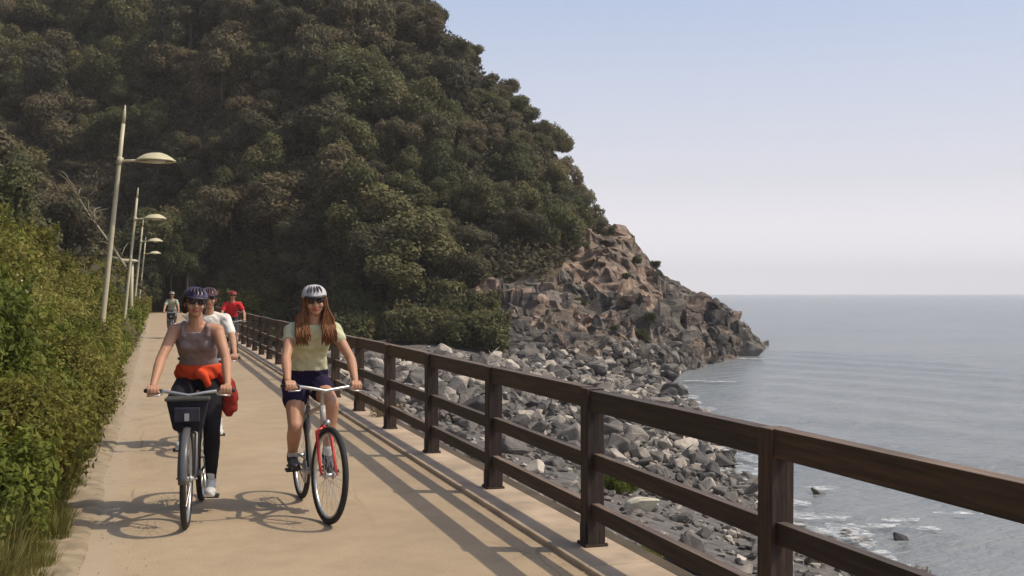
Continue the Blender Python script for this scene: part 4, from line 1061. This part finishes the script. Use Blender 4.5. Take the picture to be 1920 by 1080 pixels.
def make_rider(bt, K, o, label, vox=.0075):
    """o : options.  built in the bicycle's frame"""
    t = empty('person', bt.location, bt.rotation_euler.z); tag(t, label, 'person', 'cyclists on the path')
    pel = K['sp'] + Vector((0, .055, .085)); sc_ = o.get('scale', .95)
    lean = o.get('lean', .17); TL = .46 * sc_
    def sp(f, dy=0): return pel + Vector((0, -lean * (max(f, 0) ** 1.2) + min(f, 0) * -.05 + dy, TL * f))      # spine, f=1 at base of neck
    neck = sp(1.0)
    hx = o.get('head_x', 0)
    head = neck + Vector((hx, -.055, .165 * sc_)); 
    shw = o.get('shw', .158)
    rings = [(sp(-.22, .0), .09, .085, 0), (sp(-.12, .01), .135, .115, 0), (sp(.04, .01), .158, .118, 0), (sp(.2, 0), .148, .105, .05), (sp(.42, 0), .125, .09, .1), (sp(.62, -.005), .142, .102, .15), (sp(.78, -.005), .155, .10, .15), (sp(.9, .0), .145, .08, .12), (sp(.985, .0), .075, .055, .1)]
    def torso(bm, inf, i0=0, i1=99):
        R_ = [(c, rx + inf, ry + inf, tl) for c, rx, ry, tl in rings[i0:i1]]; loft(bm, R_, 26)
    SHL = [neck + Vector((s * shw, .005, -.052)) for s in (-1, 1)]
    el = []; hands = K['grips']
    for i, s in enumerate((-1, 1)):
        w = hands[i] + Vector((s * .008, .055, .03)); wr = w
        e_ = ik(SHL[i], wr, .275 * sc_, .245 * sc_, Vector((s * .85, .5, -.55))); el.append((e_, wr))
    hips = [pel + Vector((s * .085, -.01, -.03)) for s in (-1, 1)]; knees = []; ank = []
    for i, s in enumerate((-1, 1)):
        a = K['pedals'][i] + Vector((-s * .02, .085, .095)); k = ik(hips[i], a, .425 * sc_, .42 * sc_, Vector((s * .12, -1, .2))); knees.append(k); ank.append(a)
    def bust(bm, inf):
        if o.get('bust', True):
            for s in (-1, 1): ball(bm, sp(.66) + Vector((s * .068, -.082, 0)), .052 + inf, 14)
    # ---------------- body
    bm = bmesh.new(); torso(bm, 0); bust(bm, 0)
    cap(bm, neck + Vector((0, .01, -.05)), head + Vector((0, .025, -.06)), .056, .05)
    for i, s in enumerate((-1, 1)):
        cap(bm, neck + Vector((s * .03, .02, -.01)), SHL[i] + Vector((0, 0, .01)), .042, .046)
        cap(bm, SHL[i], el[i][0], .046, .035); cap(bm, el[i][0], el[i][0].lerp(el[i][1], .3), .036, .037); cap(bm, el[i][0].lerp(el[i][1], .3), el[i][1], .037, .023)
        cap(bm, hips[i], hips[i].lerp(knees[i], .5), .088, .073); cap(bm, hips[i].lerp(knees[i], .5), knees[i], .073, .053)
        cf = knees[i].lerp(ank[i], .32) + Vector((0, .018, 0)); cap(bm, knees[i], cf, .052, .053); cap(bm, cf, ank[i], .053, .031)
        # hand: palm on the grip, fingers round it
        g = hands[i]; gd = (hands[1] - hands[0]).normalized() * 1.0
        w = el[i][1]; palm = g + Vector((0, .012, .028))
        cap(bm, w, palm, .022, .02)
        for k in range(4):
            off_ = gd * (k - 1.5) * .0215; L = (.95, 1.05, 1.0, .82)[k if s < 0 else 3 - k]
            a_ = palm + off_ * .9 + Vector((0, -.012, .004)); b_ = g + off_ + Vector((0, -.030 * L, .014)); c_ = g + off_ + Vector((0, -.030 * L, -.012)); d_ = g + off_ + Vector((0, -.006, -.026))
            cap(bm, a_, b_, .0105, .0095, 8); cap(bm, b_, c_, .0095, .009, 8); cap(bm, c_, d_, .009, .0075, 8)
        cap(bm, palm - gd * s * .028, g - gd * s * .048 + Vector((0, -.004, -.004)), .012, .0105, 8); cap(bm, g - gd * s * .048 + Vector((0, -.004, -.004)), g - gd * s * .045 + Vector((0, -.028, -.012)), .0105, .008, 8)
    # head
    Rq = Quaternion((0, 0, 1), o.get('yaw', 0)) @ Quaternion((0, 1, 0), o.get('roll', 0)) @ Quaternion((1, 0, 0), o.get('nod', .0)) 
    Hd = lambda p: head + Rq @ (Vector(p) * sc_)
    def hb_(p, r): ball(bm, Hd(p), tuple(v * sc_ for v in r), 18, Rq)
    hb_((0, .012, .035), (.074, .092, .082)); hb_((0, -.02, -.02), (.06, .068, .082)); hb_((0, -.048, -.072), (.033, .032, .028)); hb_((0, -.066, .03), (.058, .03, .03))
    cap(bm, Hd((0, -.088, .012)), Hd((0, -.107, -.022)), .010, .0125); 
    for s in (-1, 1):
        hb_((s * .04, -.066, -.022), (.022, .022, .022)); hb_((s * .074, .008, -.006), (.010, .018, .028)); hb_((s * .013, -.098, -.024), (.009, .01, .008)); hb_((s * .03, -.08, .012), (.014, .012, .010))
    hb_((0, -.085, -.047), (.024, .012, .007)); hb_((0, -.083, -.057), (.02, .012, .007))
    body = remesh('body', bm, vox, M['skin'], t, 2); body.data.materials.append(M['lips'])
    lp = [Hd((0, -.088, -.052))]
    for p_ in body.data.polygons:
        d_ = Rq.inverted() @ (p_.center - lp[0])
        if abs(d_.x) < .024 and abs(d_.z) < .0095 and abs(d_.y) < .02: p_.material_index = 1
    # ---------------- clothes
    inf = .008
    bm = bmesh.new(); torso(bm, inf, 2 if not o.get('long_top') else 1, 8 if o['top_type'] == 'tank' else 9); bust(bm, inf)
    if o['top_type'] == 'tank':
        for s in (-1, 1): 
            path_tube(bm, [sp(.8) + Vector((s * .085, -.10, 0)), sp(.93) + Vector((s * .088, -.075, .015)), neck + Vector((s * .086, .0, .012)), sp(.9) + Vector((s * .085, .085, 0))], .017, 10)
    else:
        for i, s in enumerate((-1, 1)):
            cap(bm, neck + Vector((s * .045, .015, -.02)), SHL[i], .05, .056); cap(bm, SHL[i], SHL[i].lerp(el[i][0], o.get('sleeve', .55)), .056, .052)
    remesh('top', bm, .008, cloth('top_cloth', o['top']), t, 2, .007 if o['top_type'] == 'tee' else .005)
    bm = bmesh.new(); torso(bm, inf + .004, 0, 4)
    fr_ = o['leg_len']
    for i in range(2):
        mid = hips[i].lerp(knees[i], .5)
        if fr_ <= .5: cap(bm, hips[i], hips[i].lerp(knees[i], fr_ * 1.0), .099, .092)
        elif fr_ <= 1: cap(bm, hips[i], mid, .098, .086); cap(bm, mid, hips[i].lerp(knees[i], .85), .086, .068)
        else:
            cap(bm, hips[i], mid, .096, .080); cap(bm, mid, knees[i], .080, .060); cf = knees[i].lerp(ank[i], .32) + Vector((0, .018, 0))
            cap(bm, knees[i], cf, .060, .060); cap(bm, cf, knees[i].lerp(ank[i], .93), .060, .038)
    remesh('trousers' if fr_ > 1 else 'shorts', bm, .009, cloth('leg_cloth', o['legs']), t, 2, .006 if fr_ <= 1 else .003)
    for i, s in enumerate((-1, 1)):
        p = K['pedals'][i]; bm = bmesh.new()
        ball(bm, p + Vector((-s * .02, .055, .055)), (.040, .055, .045)); ball(bm, p + Vector((-s * .015, -.035, .04)), (.045, .085, .030)); box(bm, p + Vector((-s * .018, .005, .018)), (.078, .23, .018)); cap(bm, ank[i] + Vector((0, 0, .02)), ank[i] - Vector((0, 0, .03)), .040, .042)
        remesh('shoe', bm, .007, o['shoe'], t, 2)
        if o.get('socks', True): bm = bmesh.new(); cap(bm, ank[i], ank[i].lerp(knees[i], .16), .038, .040); remesh('sock', bm, .007, cloth('sock_cloth', (.6, .6, .6)), t, 1)
    # glasses
    if o.get('glasses', True):
        bm = bmesh.new()
        for s in (-1, 1): ball(bm, Hd((s * .032, -.092, .014)), (.027 * sc_, .010, .018), 14, Rq); cyl(bm, Hd((s * .056, -.085, .018)), Hd((s * .078, .005, .012)), .003, seg=6)
        cyl(bm, Hd((-.01, -.1, .017)), Hd((.01, -.1, .017)), .004, seg=6); bm_obj('sunglasses', bm, M['glass'], t, True)
    # hair
    hm = simple('hair', o['hair'], .6, .45, 60, spec=.3)
    bm = bmesh.new(); hb_((0, .028, .052), (.083, .090, .078)); hb_((0, .06, .0), (.07, .06, .075))
    if o.get('long_hair'):
        remesh('hair', bm, .008, hm, t, 1); bm = bmesh.new(); rh = random.Random(3)
        for s in (-1, 1):
            for k in range(150):
                u_ = rh.random(); ph = rh.uniform(0, 6.28); dp = rh.uniform(-1, 1); Lh = rh.uniform(.05, .6)
                x1 = .070 + .022 * u_; x2 = .055 + .085 * u_
                pts = [Hd((s * .045, .01 + .03 * dp, .10)), Hd((s * x1, .01 + .03 * dp, .03)), Hd((s * (x1 + .008), .0 + .035 * dp, -.05)), neck + Vector((s * (x2 + .006 * sin(ph)), -.05 + .045 * dp, .035)),
                       neck + Vector((s * (x2 + .014 * sin(ph)), -.105 - .012 * dp, -.02 - .03 * Lh)), neck + Vector((s * (x2 + .016 * cos(ph)), -.125 - .014 * dp, -.06 - .08 * Lh)), neck + Vector((s * (x2 * .95 + .022 * sin(ph + 1)), -.135 - .012 * dp, -.09 - .13 * Lh))]
                path_tube(bm, pts, [.004, .006, .006, .0055, .005, .004, .001], 4)
        bm_obj('long_strands', bm, hm, t.children[-1] if t.children[-1].name.startswith('hair') else t, True); bm = bmesh.new(); ball(bm, head, .01)
        bm.free()
    else:
        for s in (-1, 1): cap(bm, Hd((s * .07, .02, .02)), Hd((s * .066, .045, -.06)), .026, .022)
        remesh('hair', bm, .008, hm, t, 1)
    # helmet
    if o.get('helmet'):
        bm = bmesh.new(); n = 28; rows = []
        for r in range(9):
            ph = r / 8 * pi / 2; row = []
            for k in range(n):
                a = 2 * pi * k / n; rr = max(0, cos(ph)) ** .8; ridge = 1 + .045 * cos(7 * a) * (1 if 1 <= r <= 6 else 0)
                row.append(bm.verts.new(Hd((.096 * rr * cos(a) * ridge, .020 + .122 * rr * sin(a) * ridge, .045 + .090 * sin(ph) - .016 * (1 - sin(ph)) * sin(a)*-1))))
            rows.append(row)
        for a, b in zip(rows, rows[1:]):
            for k in range(n): bm.faces.new((a[k], a[(k + 1) % n], b[(k + 1) % n], b[k]))
        bm.faces.new(rows[0][::-1])
        bmesh.ops.remove_doubles(bm, verts=bm.verts, dist=.0005); bmesh.ops.recalc_face_normals(bm, faces=bm.faces)
        he = bm_obj('helmet', bm, simple('helmet_shell', o['helmet'], .35, .12, 18), t, True)
        bm = bmesh.new()
        for s in (-2, -1, 0, 1, 2):
            cx_ = .026 * s / .096
            pts = [Hd((.0995 * cos(q_) ** .8 * sin(cx_ * 1.15), .020 - .1265 * cos(q_) ** .8 * cos(cx_ * 1.15), .045 + .091 * sin(q_))) for q_ in (.35, .6, .85, 1.1)]; path_tube(bm, pts, [.002, .007, .007, .002], 6)
        bm_obj('vents', bm, M['blackp'], he, True)
        bm = bmesh.new(); path_tube(bm, [Hd((-.075, -.075, .045)), Hd((-.04, -.118, .040)), Hd((.04, -.118, .040)), Hd((.075, -.075, .045))], .011, 8); bm_obj('visor', bm, M['blackp'], he, True)
        bm = bmesh.new(); pts = [Hd((-.083, .0, .04)), Hd((-.068, -.03, -.04)), Hd((0, -.055, -.105)), Hd((.068, -.03, -.04)), Hd((.083, 0, .04))]; path_tube(bm, pts, .004, 6); bm_obj('chin_strap', bm, M['blackp'], he, True)
    if o.get('waist'):
        wm = cloth('jacket_cloth', o['waist'], .25, 9)
        bm = bmesh.new(); loft(bm, [(sp(.05), .172, .133, 0), (sp(.12), .180, .140, 0), (sp(.24), .172, .130, .04), (sp(.30), .158, .118, .05)], 26)
        ball(bm, sp(.14) + Vector((.02, -.148, 0)), (.04, .03, .035)); cap(bm, sp(.12) + Vector((.04, -.15, 0)), sp(-.05) + Vector((.07, -.16, 0)), .026, .02)
        j = remesh('waist_jacket', bm, .008, wm, t, 2, .011)
        bm = bmesh.new(); path_tube(bm, [sp(.15) + Vector((.15, -.03, 0)), sp(-.02) + Vector((.20, -.06, 0)), sp(-.25) + Vector((.225, -.08, 0)), sp(-.50) + Vector((.225, -.085, 0)), sp(-.62) + Vector((.215, -.085, 0))], [.045, .05, .062, .052, .02], 12)
        remesh('jacket_sleeve', bm, .009, cloth('sleeve_cloth', (.30, .035, .025), .4, 16), j, 2, .014)
    return t

def cyc_pos(px, py):       # front wheel contact seen at the pixel -> contact point
    return at(px, py, 0.0)
def place(px, py, rz, wheel_y=-.53):
    p = cyc_pos(px, py); off_ = Matrix.Rotation(rz, 3, 'Z') @ Vector((0, wheel_y, 0)); return (p.x - off_.x, p.y - off_.y, 0.002)

# left rider
rz = radians(-8)
b, K = make_bike(place(350, 990, rz), rz, radians(2), (.10, .10, .11), radians(188), 'dark city bicycle with a black handlebar bag ridden by the woman on the left', bag=(.022, .022, .030), rise=-.02)
make_rider(b, K, dict(top_type='tank', top=(.27, .205, .205), legs=(.014, .014, .018), leg_len=1.5, shoe=M['shoe_w'], hair=(.035, .018, .014), helmet=(.045, .025, .075), waist=(.72, .085, .03), lean=.27, scale=.93, yaw=.22, roll=.08), 'person in grey sleeveless top and dark leggings, orange red jacket round the waist', .0065)
# right rider
rz = radians(3)
b, K = make_bike(place(615, 982, rz), rz, radians(9), (.42, .40, .36), radians(95 + 180), 'light framed bicycle with a red fork, ridden by the person with long hair', fork_col=(.55, .04, .03), fenders=False)
make_rider(b, K, dict(top_type='tee', sleeve=.28, top=(.58, .58, .38), legs=(.020, .014, .045), leg_len=.38, shoe=M['shoe_d'], hair=(.20, .085, .035), long_hair=True, helmet=(.58, .55, .56), lean=.29, scale=.95, yaw=-.1, roll=-.06, nod=.05), 'person with white helmet, long reddish hair, pale green top and navy shorts', .0065)
# third rider, hidden behind the left one
rz = radians(-2)
b, K = make_bike(place(393, 850, rz), rz, 0, (.30, .06, .05), radians(190), 'red framed bicycle almost hidden behind the left rider')
make_rider(b, K, dict(top_type='tee', sleeve=.75, top=(.78, .76, .70), legs=(.03, .03, .035), leg_len=.9, shoe=M['shoe_w'], hair=(.04, .02, .015), helmet=(.10, .02, .03), lean=.17, bust=False, shw=.175), 'person in a white t-shirt riding close behind the left woman, mostly hidden by her', .009)
# red rider farther back
rz = radians(3); p = at(436, 672)
b, K = make_bike((p.x, p.y, .002), rz, 0, (.12, .12, .13), radians(150), 'grey bicycle of the far rider in red beside the railing')
make_rider(b, K, dict(top_type='tee', sleeve=.6, top=(.62, .035, .045), legs=(.05, .05, .055), leg_len=.9, shoe=M['shoe_d'], hair=(.04, .02, .015), helmet=(.55, .03, .04), lean=.30, bust=False, shw=.18, roll=.1), 'person in a bright red jersey and red helmet riding far back near the railing', .011)
# farthest rider
rz = radians(-3); p = at(322, 634)
b, K = make_bike((p.x, p.y, .002), rz, 0, (.05, .05, .05), radians(20), 'dark bicycle of the farthest rider near the left edge of the path', bag=(.03, .03, .03))
make_rider(b, K, dict(top_type='tee', sleeve=.8, top=(.38, .40, .30), legs=(.16, .15, .15), leg_len=1.5, shoe=M['shoe_w'], hair=(.1, .08, .05), helmet=(.50, .52, .34), lean=.17, bust=False), 'person in pale olive clothes, the farthest and smallest cyclist on the path', .012)

# ------------------------------------------------------------------ sea haze
bm = bmesh.new(); box(bm, (0, 0, 60), (10500, 10500, 156))
hm = bpy.data.materials.new('haze'); hm.use_nodes = True; nt = hm.node_tree; nt.nodes.clear()
pv = nt.nodes.new('ShaderNodeVolumePrincipled'); mo = nt.nodes.new('ShaderNodeOutputMaterial'); nt.links.new(pv.outputs[0], mo.inputs['Volume'])
pv.inputs['Color'].default_value = (.985, .975, 1.0, 1); pv.inputs['Density'].default_value = .00032; pv.inputs['Anisotropy'].default_value = .0
o = bm_obj('haze', bm, hm); tag(o, 'thin lavender sea haze over the water and headland', 'haze', kind='stuff')

bpy.data.batch_remove(JUNK)
if bpy.data.scenes.get('workshop'): bpy.data.scenes.remove(bpy.data.scenes['workshop'])
